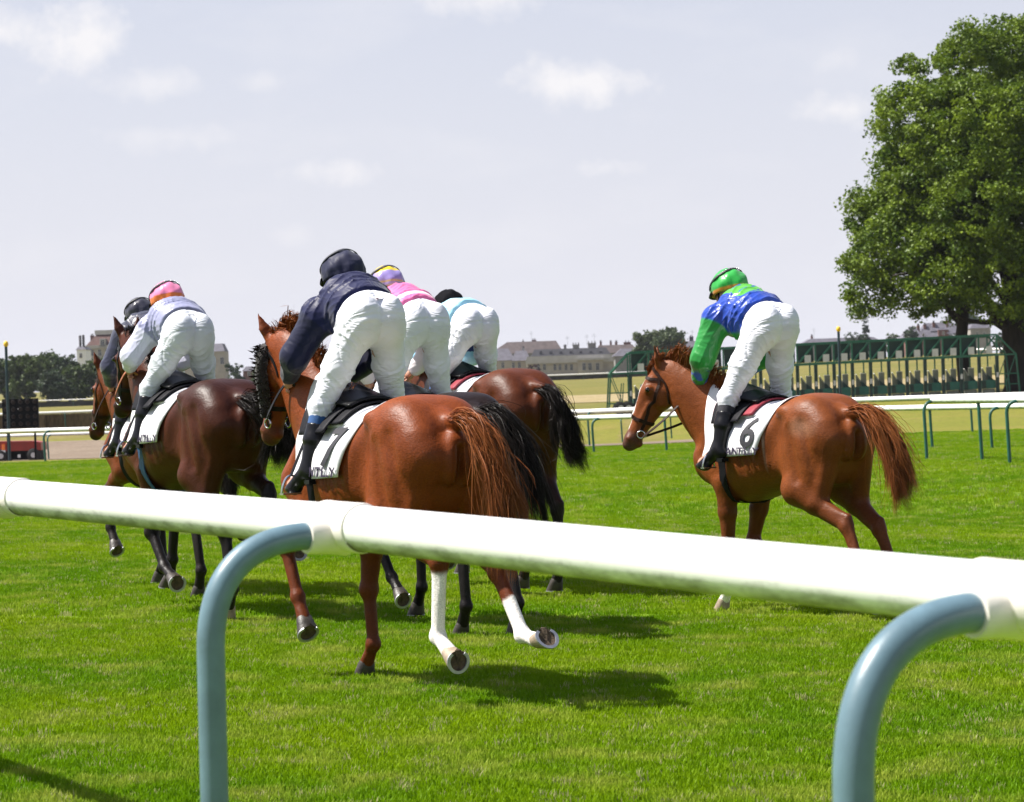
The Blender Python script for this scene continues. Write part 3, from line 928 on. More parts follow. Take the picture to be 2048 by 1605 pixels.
b.wall(1056, 1236, 721, M_CREAM); b.box('right_bay', 1158, 1209, 719, 752, M_CREAM, -.9, 2); b.roof(1062, 1228, 716, 1072, 1216, 697, M_SLATE_DK, 1.0)
b.box('cornice', 1054, 1238, 720, 723, M_TRIM, -.6, .8); b.box('bay_cornice', 1156, 1211, 717, 720, M_TRIM, -1.4, .8)
for i in range(25):
    xx = 1058 + i * 7.3
    if xx < 1234: b.box('baluster', xx, xx + 1.6, 715.5, 720, M_TRIM, -.4, .3)
b.box('handrail', 1056, 1236, 714.0, 715.6, M_TRIM, -.45, .4)
for xx in (1079, 1091, 1112, 1122, 1134, 1145): b.window(xx, 735, 6, 13)
for xx in (1170, 1182, 1197): b.window(xx, 734, 7, 15, -.9)
for xx in (1085, 1105, 1125, 1145, 1165, 1185, 1205): b.window(xx, 707, 5, 8, 2.0, M_SLATE)
for xx, yt, ww in ((1156, 690, 13), (1188, 687, 16), (1134, 694, 5)): b.chimney(xx, yt, ww, 12, M_GREYWALL, pots=3)
for xx, yt in ((1139, 672), (1178, 668), (1193, 666)): b.aerial(xx, 692, yt)
b = Bld('tiled_house', 'house with tan tiled roof and chimney stacks right of the cream building', 1232, 740)
b.wall(1196, 1282, 706, M_GREYWALL); b.roof(1192, 1284, 706, 1202, 1268, 690, M_TILE)
for xx, ww in ((1206, 4), (1226, 4), (1237, 5), (1259, 14)): b.chimney(xx, 685, ww, 12, M_BRICK)
b = Bld('grey_building', 'grey flat fronted building left of the starting gate', 1255, 660)
b.wall(1233, 1310, 712, M_GREYWALL); b.roof(1228, 1312, 712, 1246, 1290, 697, M_SLATE); b.window(1246, 722, 6, 12); b.window(1262, 722, 6, 12); b.window(1280, 722, 6, 12)
b = Bld('far_house', 'grey roof and chimney seen beyond the green sleeve', 1400, 760)
b.wall(1360, 1440, 694, M_GREYWALL); b.roof(1356, 1444, 694, 1370, 1430, 682, M_SLATE); b.chimney(1388, 674, 8, 14, M_SLATE_DK); b.aerial(1390, 676, 660); b.window(1410, 700, 5, 8)
b = Bld('low_house', 'low grey roof peeping over the starting gate', 1660, 780)
b.wall(1615, 1760, 684, M_GREYWALL); b.roof(1610, 1765, 684, 1625, 1750, 676, M_SLATE); b.aerial(1634, 680, 655); b.window(1640, 690, 5, 8); b.chimney(1630, 673, 4, 6)
b = Bld('chateau', 'chateau with steep slate roofs and brick chimneys above the gate', 1870, 690)
b.wall(1814, 1928, 676, M_BRICK); b.wall(1880, 1900, 660, M_BRICK, -.6, 'brick_tower')
b.roof(1808, 1850, 676, 1832, 1836, 652, M_SLATE, -.6, 'turret_roof'); b.roof(1838, 1886, 676, 1860, 1870, 646, M_SLATE, -.3); b.roof(1866, 1906, 662, 1872, 1900, 645, M_SLATE, .8, 'upper_roof')
b.roof(1896, 1930, 667, 1907, 1913, 647, M_SLATE, -.8, 'end_roof')
for xx, yt in ((1843, 652), (1856, 650), (1874, 646), (1901, 642)): b.chimney(xx, yt, 5, 20, M_BRICK, 2.0)
b.window(1890, 667, 4, 7, -.6); b.window(1850, 671, 4, 6); b.window(1915, 672, 4, 6)
b = Bld('pale_wall_house', 'pale plain house between the two maple trunks', 1960, 640)
b.wall(1945, 1985, 657, M_STONE); b.roof(1943, 1987, 657, 1950, 1980, 648, M_SLATE); b.window(1958, 668, 4, 7); b.window(1972, 668, 4, 7)

# ------------------------------------------------------------------ running rails
def rail_white(name):
    m, nt, b = new_mat(name)
    N, L = nt.nodes, nt.links
    tc = N.new('ShaderNodeTexCoord'); ge = N.new('ShaderNodeNewGeometry')
    n = N.new('ShaderNodeTexNoise'); n.inputs['Scale'].default_value = 7; n.inputs['Detail'].default_value = 8; n.inputs['Roughness'].default_value = .7
    mp = N.new('ShaderNodeMapping'); mp.inputs['Scale'].default_value = (1, 1, 3); L.new(tc.outputs['Object'], mp.inputs[0]); L.new(mp.outputs[0], n.inputs['Vector'])
    n2 = N.new('ShaderNodeTexNoise'); n2.inputs['Scale'].default_value = 90; n2.inputs['Detail'].default_value = 3; L.new(tc.outputs['Object'], n2.inputs['Vector'])
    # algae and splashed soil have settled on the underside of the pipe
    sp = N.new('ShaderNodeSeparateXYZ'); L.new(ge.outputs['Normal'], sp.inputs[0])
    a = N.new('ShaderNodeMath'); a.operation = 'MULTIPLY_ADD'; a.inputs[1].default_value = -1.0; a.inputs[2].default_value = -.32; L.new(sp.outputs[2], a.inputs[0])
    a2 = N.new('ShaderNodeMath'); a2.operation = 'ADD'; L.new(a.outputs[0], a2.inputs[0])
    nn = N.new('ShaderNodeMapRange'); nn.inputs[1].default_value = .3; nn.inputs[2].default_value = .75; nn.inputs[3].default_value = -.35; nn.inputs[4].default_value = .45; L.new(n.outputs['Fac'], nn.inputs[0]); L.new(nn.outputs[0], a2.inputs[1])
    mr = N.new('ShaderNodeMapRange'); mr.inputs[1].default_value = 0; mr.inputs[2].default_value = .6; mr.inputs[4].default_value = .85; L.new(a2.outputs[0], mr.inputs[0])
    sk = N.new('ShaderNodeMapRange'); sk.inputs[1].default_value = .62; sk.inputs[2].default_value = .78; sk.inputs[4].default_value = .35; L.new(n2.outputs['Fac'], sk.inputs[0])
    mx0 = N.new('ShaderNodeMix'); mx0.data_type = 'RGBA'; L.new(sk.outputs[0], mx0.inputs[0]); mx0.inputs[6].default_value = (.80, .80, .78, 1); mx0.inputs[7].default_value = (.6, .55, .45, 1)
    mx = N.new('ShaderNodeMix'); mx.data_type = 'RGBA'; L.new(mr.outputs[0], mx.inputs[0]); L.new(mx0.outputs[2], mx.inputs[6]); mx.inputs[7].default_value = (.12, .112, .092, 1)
    L.new(mx.outputs[2], b.inputs['Base Color'])
    b.inputs['Roughness'].default_value = .38
    return m
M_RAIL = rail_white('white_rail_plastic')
M_COLLAR = pmat('cream_collar_plastic', (.74, .70, .64), .42, var=.08, vscale=12, bump=.05, bscale=60)
M_POST_BLUE = pmat('blue_grey_post', (.105, .175, .215), .38, var=.14, vscale=14, bump=.04, bscale=90, detail=8)
M_POST_GREEN = pmat('green_post', (.006, .070, .052), .4, var=.2, vscale=10)
M_DIRT = pmat('grimy_joint', (.10, .085, .05), .9, var=.4, vscale=60)

def bez(a, b, c, n=12):
    a, b, c = Vector(a), Vector(b), Vector(c)
    return [a * (1 - t) ** 2 + b * 2 * t * (1 - t) + c * t * t for t in np.linspace(0, 1, n)]

# the near rail, running away to the left in front of everything
near = empty('running_rail', (0, 6.3, 0))
tag(near, 'thick white plastic running rail on blue grey posts across the foreground', 'rail')
rp0, rdir = Vector((-.435, 6.34)), Vector((-1.19, 1.86)).normalized()
SP = 2.33
perp = Vector((-rdir.y, rdir.x))            # towards the camera's left, away from the horses
if perp.y > 0: perp = -perp
RZ = {}
JK = {-2: -4.9, -1: -2.41, 0: 0.0, 1: 2.28, 2: 4.6, 3: 6.9, 4: 9.2}
def rail_pt(k, off=0.0):
    p = rp0 + rdir * (JK[k] + off)
    zt = np.interp(JK[k] + off, [-4.9, -2.41, 0, 2.28, 4.6, 9.2], [1.10, 1.147, 1.200, 1.234, 1.25, 1.26])
    return Vector((p.x, p.y - 6.3, zt))
for k in range(-2, 4):
    a, b_ = rail_pt(k, .05), rail_pt(k + 1, -.05)
    mb = MB(); mb.tube([a + (b_ - a) * t for t in np.linspace(0, 1, 12)], .0575, 40, True)
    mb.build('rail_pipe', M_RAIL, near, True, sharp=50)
    if k < -1: continue
    j = rail_pt(k)
    d3 = (rail_pt(k, .1) - rail_pt(k, -.1)).normalized()
    # collar: wide sleeve with rolled lips
    mb = MB()
    prof = [(-.098, .058), (-.096, .0625), (-.09, .064), (-.04, .0632), (0, .0635), (.04, .0632), (.09, .064), (.096, .0625), (.098, .058)]
    mb.tube([j + d3 * q for q, _ in prof], [r for _, r in prof], 40, True)
    col = mb.build('collar', M_COLLAR, near, True, sharp=50)
    p3 = Vector((perp.x, perp.y, 0))
    s0 = j + Vector((0, 0, -.018))
    mb = MB(); mb.tube([s0 + p3 * t for t in (.0, .04, .075, .105, .112)], [.056, .050, .0475, .0465, .043], 32, True)
    mb.build('socket', M_COLLAR, col, True, sharp=50)
    for q in (-.0995, .0995):
        mb = MB(); pts = [j + d3 * q + (Vector((0, 0, 1)) * math.cos(a) + d3.cross(Vector((0, 0, 1))) * math.sin(a)) * .0585 for a in np.linspace(2.2, 4.1, 9)]
        mb.tube(pts, .0025, 5); mb.build('joint_grime', M_DIRT, col, True)
    # gooseneck post: leaves the socket level, bends down to the turf
    A = s0 + p3 * .095
    corner = s0 + p3 * .380 + Vector((0, 0, .004))
    lean = p3 * .012
    gz = ground_z(corner.x, corner.y + 6.3)
    C1 = corner + Vector((0, 0, -.27)) + lean * .3
    foot = corner + Vector((0, 0, -1.30 - gz)) + lean
    arc = [A] + bez(A + p3 * .03, corner - Vector((0, 0, .012)), C1, 22) + [C1 + (foot - C1) * t for t in (.25, .5, .75, 1)]
    mb = MB(); mb.tube(arc, .0345, 32); mb.build('post', M_POST_BLUE, near, True, sharp=60)

def far_rail(label, pts, h, r, gap, posts='goose', group='white running rails on the far side of the course', end_round=False, tilt=.05, rise=0.0):
    """pts: (X, Y) polyline on the ground"""
    x0, y0 = pts[0]
    root = empty('running_rail', (x0, y0, 0))
    tag(root, label, 'rail', group)
    P = [Vector((x, y, ground_z(x, y) + h)) for x, y in pts]
    # resample
    out = []; acc = 0.0
    for a, b in zip(P[:-1], P[1:]):
        L_ = (b - a).length; n = max(1, int(round(L_ / gap)))
        for i in range(n):
            q = a + (b - a) * (i / n); q.z = ground_z(q.x, q.y) + h; out.append(q)
    out.append(P[-1])
    o0 = Vector((x0, y0, 0))
    for i in range(0, len(out) - 1, 2):
        seg_ = out[i:i + 3]
        mb = MB(); mb.tube([q - o0 for q in seg_], r, 12); mb.build('rail_pipe', M_RAIL, root, True, sharp=50)
    if end_round:
        mb = MB(); mb.ball(out[0] - o0, r * 1.02, 12, 8); mb.build('end_cap', M_RAIL, root, True)
    for i, q in enumerate(out[:-1]):
        d = (out[i + 1] - q).normalized(); pr = Vector((d.y, -d.x, 0))
        if pr.y > 0 and posts == 'goose': pr = -pr
        z = ground_z(q.x, q.y); q0 = q - o0
        off = pr * (.22 if i % 2 == 0 else -.02) + d * (.10 * math.sin(i * 2.3))
        top = q0 + Vector((0, 0, -r * .5))
        k = Vector((q0.x + off.x, q0.y + off.y, q0.z - .02)); ft = Vector((k.x + tilt * .6, k.y, z - .06)); cc = Vector((k.x, k.y, q0.z - .24))
        mb = MB(); mb.tube(bez(top, k, cc, 6) + [ft], .032, 8); mb.build('post', M_POST_GREEN, root, True, sharp=60)
    return root
A_ = [(px(-150, 74), 74), (px(100, 71), 71), (px(620, 68), 68), (px(1200, 63), 63), (px(1600, 58), 58), (px(2150, 51), 51)]
far_rail('white rail on green posts just beyond the turf, lower of the close pair', A_, .89, .062, 2.3)
far_rail('white rail running just above and behind the lower one of the close pair', [(px(500, 82), 82), (px(1180, 74), 74), (px(1700, 70), 70), (px(2200, 66), 66)], 1.0, .075, 3.4)
far_rail('low white rail on curved green posts in the dip beyond the sand', [(px(-150, 101), 101), (px(100, 100), 100), (px(700, 100), 100), (px(1240, 99), 99), (px(1450, 98), 98)], .98, .062, 2.2)
far_rail('nearer white rail with rounded end at the right edge', [(px(1868, 47), 47), (px(2040, 44), 44), (px(2250, 41), 41)], 1.13, .075, 1.75, end_round=True)
far_rail('white rail on dark posts along the brown hedge at left', [(px(-150, 150), 150), (px(60, 150), 150), (px(330, 152), 152), (px(700, 155), 155)], 1.15, .085, 2.0)
far_rail('distant white rail below the cream building', [(px(950, 372), 372), (px(1100, 376), 376), (px(1300, 380), 380), (px(1420, 385), 385)], .85, .11, 6.0, tilt=0)
far_rail('distant white rail seen between the maple trunks', [(px(1900, 330), 330), (px(2150, 320), 320)], 1.3, .16, 6.0, tilt=0)

# hedge behind the left-hand rail, dark fences along the far edge
M_HEDGE = pmat('brown_brush_hedge', (.105, .075, .045), .95, var=.45, vscale=9, bump=.8, bscale=20, stretch=(1, 1, .25))
def hedge(name, label, pts, h, th, mat, seed, n):
    x0, y0 = pts[0]
    root = empty(name, (x0, y0, 0)); tag(root, label, 'hedge' if 'hedge' in name else 'fence')
    mb = MB()
    for (xa, ya), (xb, yb) in zip(pts[:-1], pts[1:]):
        k = max(1, int(abs(xb - xa) / 3))
        for i in range(k):
            pa = Vector((xa + (xb - xa) * i / k, ya + (yb - ya) * i / k, 0)); pb = Vector((xa + (xb - xa) * (i + 1) / k, ya + (yb - ya) * (i + 1) / k, 0))
            za, zb = ground_z(pa.x, pa.y), ground_z(pb.x, pb.y)
            c = (pa + pb) / 2 - Vector((x0, y0, 0)); z = (za + zb) / 2
            mb.box((c.x, c.y, z + h * .46), ((pb - pa).length + .02, th, h * .92))
    mb.build('core', mat, root)
    g = np.random.default_rng(seed)
    V, F = [], []
    for i in range(n):
        j = g.integers(0, len(pts) - 1); t = g.random()
        x = pts[j][0] + (pts[j + 1][0] - pts[j][0]) * t; y = pts[j][1] + (pts[j + 1][1] - pts[j][1]) * t - th * .5 * g.random() * 1.1
        z = ground_z(x, y); b = len(V); a = g.normal() * .08; hh = h * g.uniform(.75, 1.08); w = .05 * h
        V += [(x - x0 - w, y - y0, z), (x - x0 + w, y - y0, z), (x - x0 + a + w * .5, y - y0 - .05, z + hh), (x - x0 + a - w * .5, y - y0 - .05, z + hh)]; F.append((b, b + 1, b + 2, b + 3))
    mesh_obj('twigs', V, F, mat, root, False)
    return root
hedge('brush_hedge', 'brown clipped brush hedge under the white rail at the left', [(px(-150, 153), 153), (px(330, 155), 155), (px(700, 158), 158)], 1.05, .7, M_HEDGE, 4, 2500)
M_FENCE_DK = pmat('dark_fence_boards', (.03, .03, .028), .9, var=.4, vscale=2)
hedge('dark_fence', 'low dark fence at the foot of the far wood', [(px(-100, 372), 372), (px(60, 372), 372), (px(230, 368), 368), (px(520, 372), 372)], .85, .3, M_FENCE_DK, 5, 800)
hedge('dark_fence', 'grey boundary fence below the town buildings', [(px(900, 392), 392), (px(1150, 396), 396), (px(1300, 398), 398), (px(1430, 400), 400)], .75, .3, M_FENCE_DK, 6, 800)
far_rail('thin pale rail in front of the dark fence by the wood', [(px(-100, 366), 366), (px(60, 366), 366), (px(240, 362), 362), (px(520, 366), 366)], 1.0, .06, 8.0, tilt=0)

# ------------------------------------------------------------------ starting gate
M_GATE = pmat('gate_green', (.012, .115, .068), .45, var=.2, vscale=3)
M_GATE_DK = pmat('gate_dark_green', (.005, .030, .026), .5, var=.25, vscale=3)
M_GATE_PAD = pmat('gate_pad_green', (.018, .115, .085), .6, var=.2, vscale=3)
M_PLATE = pmat('grey_number_plate', (.55, .55, .55), .6, var=.08, vscale=4)
M_PANEL = pmat('pale_gate_panel', (.20, .21, .17), .7, var=.2, vscale=3)
GD = 128.0
gx0, gx1 = px(1262, GD), px(1996, GD + 3)
NST = 20
gate = empty('starting_gate', (gx0, GD, 0)); tag(gate, 'long green starting gate with numbered stalls and truss top', 'gate')
def gp(t, y=0.0, z=0.0):
    x = gx0 + (gx1 - gx0) * t; yy = GD + 3 * t
    zg = .27 + (.65 - .27) * t
    return Vector((x - gx0, yy - GD + y, zg + z))
TOP, MIDZ, DEP = 3.05, 2.0, 2.6
def add(name, mat, fn, par=gate):
    mb = MB(); fn(mb); return mb.build(name, mat, par)
for yy in (0, DEP):
    add('top_beam', M_GATE, lambda m: m.bar(gp(0, yy, TOP), gp(1, yy, TOP), .10))
    add('middle_beam', M_GATE, lambda m: m.bar(gp(0, yy, MIDZ), gp(1, yy, MIDZ), .12))
for i in range(NST + 1):
    t = i / NST
    post = add('post', M_GATE, lambda m: m.bar(gp(t, 0, MIDZ + .06), gp(t, 0, TOP - .05), .075))
    add('lower_post', M_GATE_DK, lambda m: m.bar(gp(t, .02, .0), gp(t, .02, MIDZ - .06), .17, .15, (0, 1, 0)), post)
    add('rear_post', M_GATE, lambda m: m.bar(gp(t, DEP, 0), gp(t, DEP, TOP - .05), .07), post)
    add('tie', M_GATE, lambda m: m.bar(gp(t, .05, TOP + .002), gp(t, DEP - .05, TOP + .002), .06), post)
    add('latch_box', M_PLATE, lambda m: m.box(gp(t, -.09, .95), (.10, .05, .26)), post)
    if i == NST: break
    t2 = (i + 1) / NST; tm = (t + t2) / 2
    st = add('stall_canopy', M_GATE_DK if i not in (NST - 1,) else M_GATE, (lambda m: m.bar(gp(t + .004, .30, (TOP + MIDZ) / 2), gp(t2 - .004, .30, (TOP + MIDZ) / 2), .04, TOP - MIDZ - .16)) if i < NST - 1 else (lambda m: m.bar(gp(t, .3, TOP - .1), gp(t2, .3, TOP - .1), .05)))
    add('brace', M_GATE, lambda m: m.bar(gp(t + .005, -.02, MIDZ + .08), gp(t2 - .005, -.02, TOP - .08), .075), st)
    add('number_plate', M_PLATE, lambda m: m.box(gp(t + .0285, -.07, MIDZ + .27), (.32, .03, .38)), st)
    # stall gates stand open: sloping wings and padded kick boards
    wing = MB()
    a, b_, c = gp(t + .012, .5, .62), gp(t + .012, .5, 1.32), gp(t2 - .008, 1.3, .62)
    wing.prism([(0, 0), (0, 1), (1, 0)], lambda u, w_: a + (b_ - a) * w_ + (c - a) * u, lambda u, w_: a + (b_ - a) * w_ + (c - a) * u + Vector((0, .06, 0)))
    wing.build('wing_gate', M_PANEL, st)
    add('wing_cap', M_WHITE_P, lambda m: m.bar(b_ + Vector((0, .03, .02)), c + Vector((0, .03, .02)), .06, .03), st)
    add('side_board', M_PANEL, lambda m: m.box(gp(t2 - .014, .9, 1.0), (.30, .06, .72)), st)
    add('side_board_cap', M_WHITE_P, lambda m: m.box(gp(t2 - .014, .9, 1.375), (.30, .09, .03)), st)
    wd = MB(); a2, b2, c2 = gp(t2 - .024, .35, .60), gp(t2 - .024, .35, .98), gp(t2 - .002, .35, .62)
    wd.prism([(0, 0), (0, 1), (1, 0)], lambda u, w_: a2 + (b2 - a2) * w_ + (c2 - a2) * u, lambda u, w_: a2 + (b2 - a2) * w_ + (c2 - a2) * u + Vector((0, .08, 0)))
    wd.build('wedge', M_GATE_DK, st)
    add('kick_pad', M_GATE_PAD, lambda m: m.bar(gp(t + .006, .10, .47), gp(t2 - .006, .10, .47), .16, .44), st)
    add('pad_patch', M_GATE_DK, lambda m: m.box(gp(t + .012, .0, .47), (.20, .02, .40)), st)
    add('base_panel', M_PANEL, lambda m: m.bar(gp(t + .008, .14, .12), gp(t2 - .008, .14, .12), .10, .24), st)
# slanting end frames with ladders, and road wheels at the left end
for t, s in ((0, -1), (1, 1)):
    def fr_(m):
        e = Vector((s * 1.0, 0, 0))
        for yy in (0, DEP):
            m.bar(gp(t, yy, TOP), gp(t, yy, MIDZ) + e, .08); m.bar(gp(t, yy, MIDZ) + e, gp(t, yy, 0) + e * 1.15, .08); m.bar(gp(t, yy, MIDZ), gp(t, yy, MIDZ) + e, .07)
            m.bar(gp(t, yy, 1.0), gp(t, yy, 1.0) + e * 1.05, .05); m.bar(gp(t, yy, .45), gp(t, yy, .45) + e * 1.1, .05)
            m.bar(gp(t, yy, 1.5) + e * .35, gp(t, yy, 0) + e * .5, .05); m.bar(gp(t, yy, MIDZ) + e, gp(t, yy, .4) + e * .4, .04)
        m.bar(gp(t, 0, MIDZ) + e, gp(t, DEP, MIDZ) + e, .06); m.bar(gp(t, 0, TOP), gp(t, DEP, MIDZ) + e, .05)
    add('end_frame', M_GATE, fr_)
M_TYRE = pmat('black_tyre', (.018, .018, .018), .85, var=.3, vscale=20)
for q, yy in ((-.55, -.6), (-.15, -.6), (-.55, 1.6), (-.15, 1.6)):
    c = gp(0, yy, .22) + Vector((q, 0, 0))
    mb = MB(); mb.tube([c + Vector((0, -.11, 0)), c + Vector((0, -.09, 0)), c + Vector((0, .09, 0)), c + Vector((0, .11, 0))], [.27, .33, .33, .27], 20)
    wh = mb.build('wheel', M_TYRE, gate, True, sharp=40)
    mb = MB(); mb.tube([c + Vector((0, -.125, 0)), c + Vector((0, .125, 0))], .15, 14); mb.build('rim', M_PLATE, wh, True, sharp=40)

# ------------------------------------------------------------------ marker poles, round-lamp board, red machine
M_YELLOW = pmat('yellow_ball', (.75, .45, .015), .5, var=.1)
M_POLE = pmat('dark_blue_green_pole', (.006, .026, .036), .5, var=.2)
def marker(xp, d, ytop, label):
    x = px(xp, d); z = ground_z(x, d)
    r = empty('marker_pole', (x, d, z)); tag(r, label, 'pole', 'poles with yellow tops')
    h = pz(xp, ytop, d) - z
    mb = MB(); mb.tube([(0, 0, -.2), (0, 0, h)], .045, 10); mb.build('pole', M_POLE, r, True, sharp=50)
    mb = MB(); mb.ball((0, 0, h + .02), (.078, .078, .10), 14, 10); mb.build('ball', M_YELLOW, r, True)
marker(16, 77, 690, 'dark pole with yellow ball at the left edge')
marker(1681, 84, 660, 'dark pole with yellow ball in front of the starting gate')

M_BOARD = pmat('black_board', (.005, .006, .007), .7, var=.3, vscale=4, spec=.15)
M_LAMP = pmat('dark_lamp_glass', (.022, .016, .014), .35, var=.4, vscale=20, spec=.2)
bd = 90.0
bx = px(41, bd); r = empty('lamp_board', (bx, bd, ground_z(bx, bd))); tag(r, 'black board with rows of round unlit lamps at the left', 'board')
zt, zb = pz(41, 798, bd) - r.location.z, pz(41, 856, bd) - r.location.z
W = 72 * bd / FOCAL_PX
mb = MB(); mb.box((0, 0, (zt + zb) / 2), (W, .12, zt - zb)); mb.build('panel', M_BOARD, r)
for i in range(5):
    for j in range(4):
        c = Vector((-W / 2 + W * (i + .55) / 5, -.062, zb + (zt - zb) * (j + .55) / 4))
        mb = MB(); mb.tube([c, c + Vector((0, -.03, 0))], [W * .062, W * .050], 16); lo_ = mb.build('lamp', M_LAMP, r, True, sharp=40)
        mb = MB(); pts = [c + Vector((math.cos(a) * W * .070, -.05, math.sin(a) * W * .070)) for a in np.linspace(.3, 2.84, 9)]
        mb.tube(pts, .012, 5); mb.build('hood', M_BOARD, lo_, True)
for c in (-.16, -.03):
    mb = MB(); mb.box((c * W * 2, -.07, zt - .36), (.03, .01, .05)); mb.build('white_mark', M_WHITE_P, r)
for s in (-1, 1):
    mb = MB(); mb.bar((s * W * .38, .02, zb), (s * W * .38, .02, -.1), .07); mb.build('leg', M_BOARD, r)

M_RED = pmat('red_machine_paint', (.24, .022, .014), .4, var=.12, vscale=3)
M_ORANGE = pmat('orange_lamp_glass', (.9, .22, .04), .3, var=.05)
md = 96.0
mx_ = px(38, md); r = empty('field_machine', (mx_, md, ground_z(mx_, md))); tag(r, 'red and black field machine on the sand behind the rails', 'machine')
k = md / FOCAL_PX
mb = MB()
mb.prism([(-48 * k, .42), (48 * k, .42), (47 * k, .72), (30 * k, .78), (-44 * k, .80), (-48 * k, .70)], lambda u, w_: Vector((u, -.6, w_)), lambda u, w_: Vector((u, .6, w_)))
mb.build('hood', M_RED, r)
mb = MB(); mb.box((.05, 0, .25), (84 * k, 1.0, .36)); mb.build('chassis', M_BOARD, r)
for q in (-.62, .62):
    for yy in (-.55, .55):
        mb = MB(); mb.tube([(q, yy - .1, .24), (q, yy - .07, .24), (q, yy + .07, .24), (q, yy + .1, .24)], [.2, .26, .26, .2], 18); w_ = mb.build('wheel', M_TYRE, r, True, sharp=40)
        mb = MB(); mb.tube([(q, yy - .115, .24), (q, yy + .115, .24)], .1, 12); mb.build('rim', M_PLATE, w_, True, sharp=40)
mb = MB(); mb.box((-.52, -.62, .58), (.12, .06, .22)); mb.build('tail_lamp', M_ORANGE, r)
mb = MB(); mb.box((-.52, -.62, .40), (.14, .05, .12)); mb.build('reflector', M_WHITE_P, r)
mb = MB(); mb.box((.05, -.53, .22), (.1, .03, .12)); mb.build('plate', M_WHITE_P, r)

# ------------------------------------------------------------------ materials for horses and riders
def coat_mat(name, rough=0.42):
    m, nt, b = new_mat(name)
    N, L = nt.nodes, nt.links
    at = N.new('ShaderNodeVertexColor'); at.layer_name = 'tint'
    tc = N.new('ShaderNodeTexCoord')
    n1 = N.new('ShaderNodeTexNoise'); n1.inputs['Scale'].default_value = 5.5; n1.inputs['Detail'].default_value = 6
    n2 = N.new('ShaderNodeTexNoise'); n2.inputs['Scale'].default_value = 150; n2.inputs['Detail'].default_value = 3
    mp = N.new('ShaderNodeMapping'); mp.inputs['Scale'].default_value = (0.35, 1, 1)
    L.new(tc.outputs['Object'], n1.inputs['Vector'])
    L.new(tc.outputs['Object'], mp.inputs[0]); L.new(mp.outputs[0], n2.inputs['Vector'])
    r1 = N.new('ShaderNodeMapRange'); r1.inputs[1].default_value = .3; r1.inputs[2].default_value = .7; r1.inputs[3].default_value = .80; r1.inputs[4].default_value = 1.2
    L.new(n1.outputs['Fac'], r1.inputs[0])
    r2 = N.new('ShaderNodeMapRange'); r2.inputs[1].default_value = .3; r2.inputs[2].default_value = .7; r2.inputs[3].default_value = .78; r2.inputs[4].default_value = 1.22
    L.new(n2.outputs['Fac'], r2.inputs[0])
    mm = N.new('ShaderNodeMath'); mm.operation = 'MULTIPLY'
    L.new(r1.outputs[0], mm.inputs[0]); L.new(r2.outputs[0], mm.inputs[1])
    mx = N.new('ShaderNodeMix'); mx.data_type = 'RGBA'; mx.blend_type = 'MULTIPLY'; mx.inputs[0].default_value = 1
    L.new(at.outputs['Color'], mx.inputs[6]); L.new(mm.outputs[0], mx.inputs[7])
    L.new(mx.outputs[2], b.inputs['Base Color'])
    b.inputs['Specular IOR Level'].default_value = 0.17
    rr = N.new('ShaderNodeMapRange'); rr.inputs[3].default_value = rough - .06; rr.inputs[4].default_value = rough + .14
    L.new(n1.outputs['Fac'], rr.inputs[0]); L.new(rr.outputs[0], b.inputs['Roughness'])
    # fine hair lie and the veins and folds of thin skin
    n3 = N.new('ShaderNodeTexNoise'); n3.inputs['Scale'].default_value = 13; n3.inputs['Detail'].default_value = 4; n3.inputs['Distortion'].default_value = .8
    L.new(tc.outputs['Object'], n3.inputs['Vector'])
    b1 = N.new('ShaderNodeBump'); b1.inputs['Strength'].default_value = .20; b1.inputs['Distance'].default_value = .025
    L.new(n3.outputs['Fac'], b1.inputs['Height'])
    b2 = N.new('ShaderNodeBump'); b2.inputs['Strength'].default_value = .3; b2.inputs['Distance'].default_value = .005
    L.new(n2.outputs['Fac'], b2.inputs['Height']); L.new(b1.outputs[0], b2.inputs['Normal'])
    L.new(b2.outputs[0], b.inputs['Normal'])
    return m

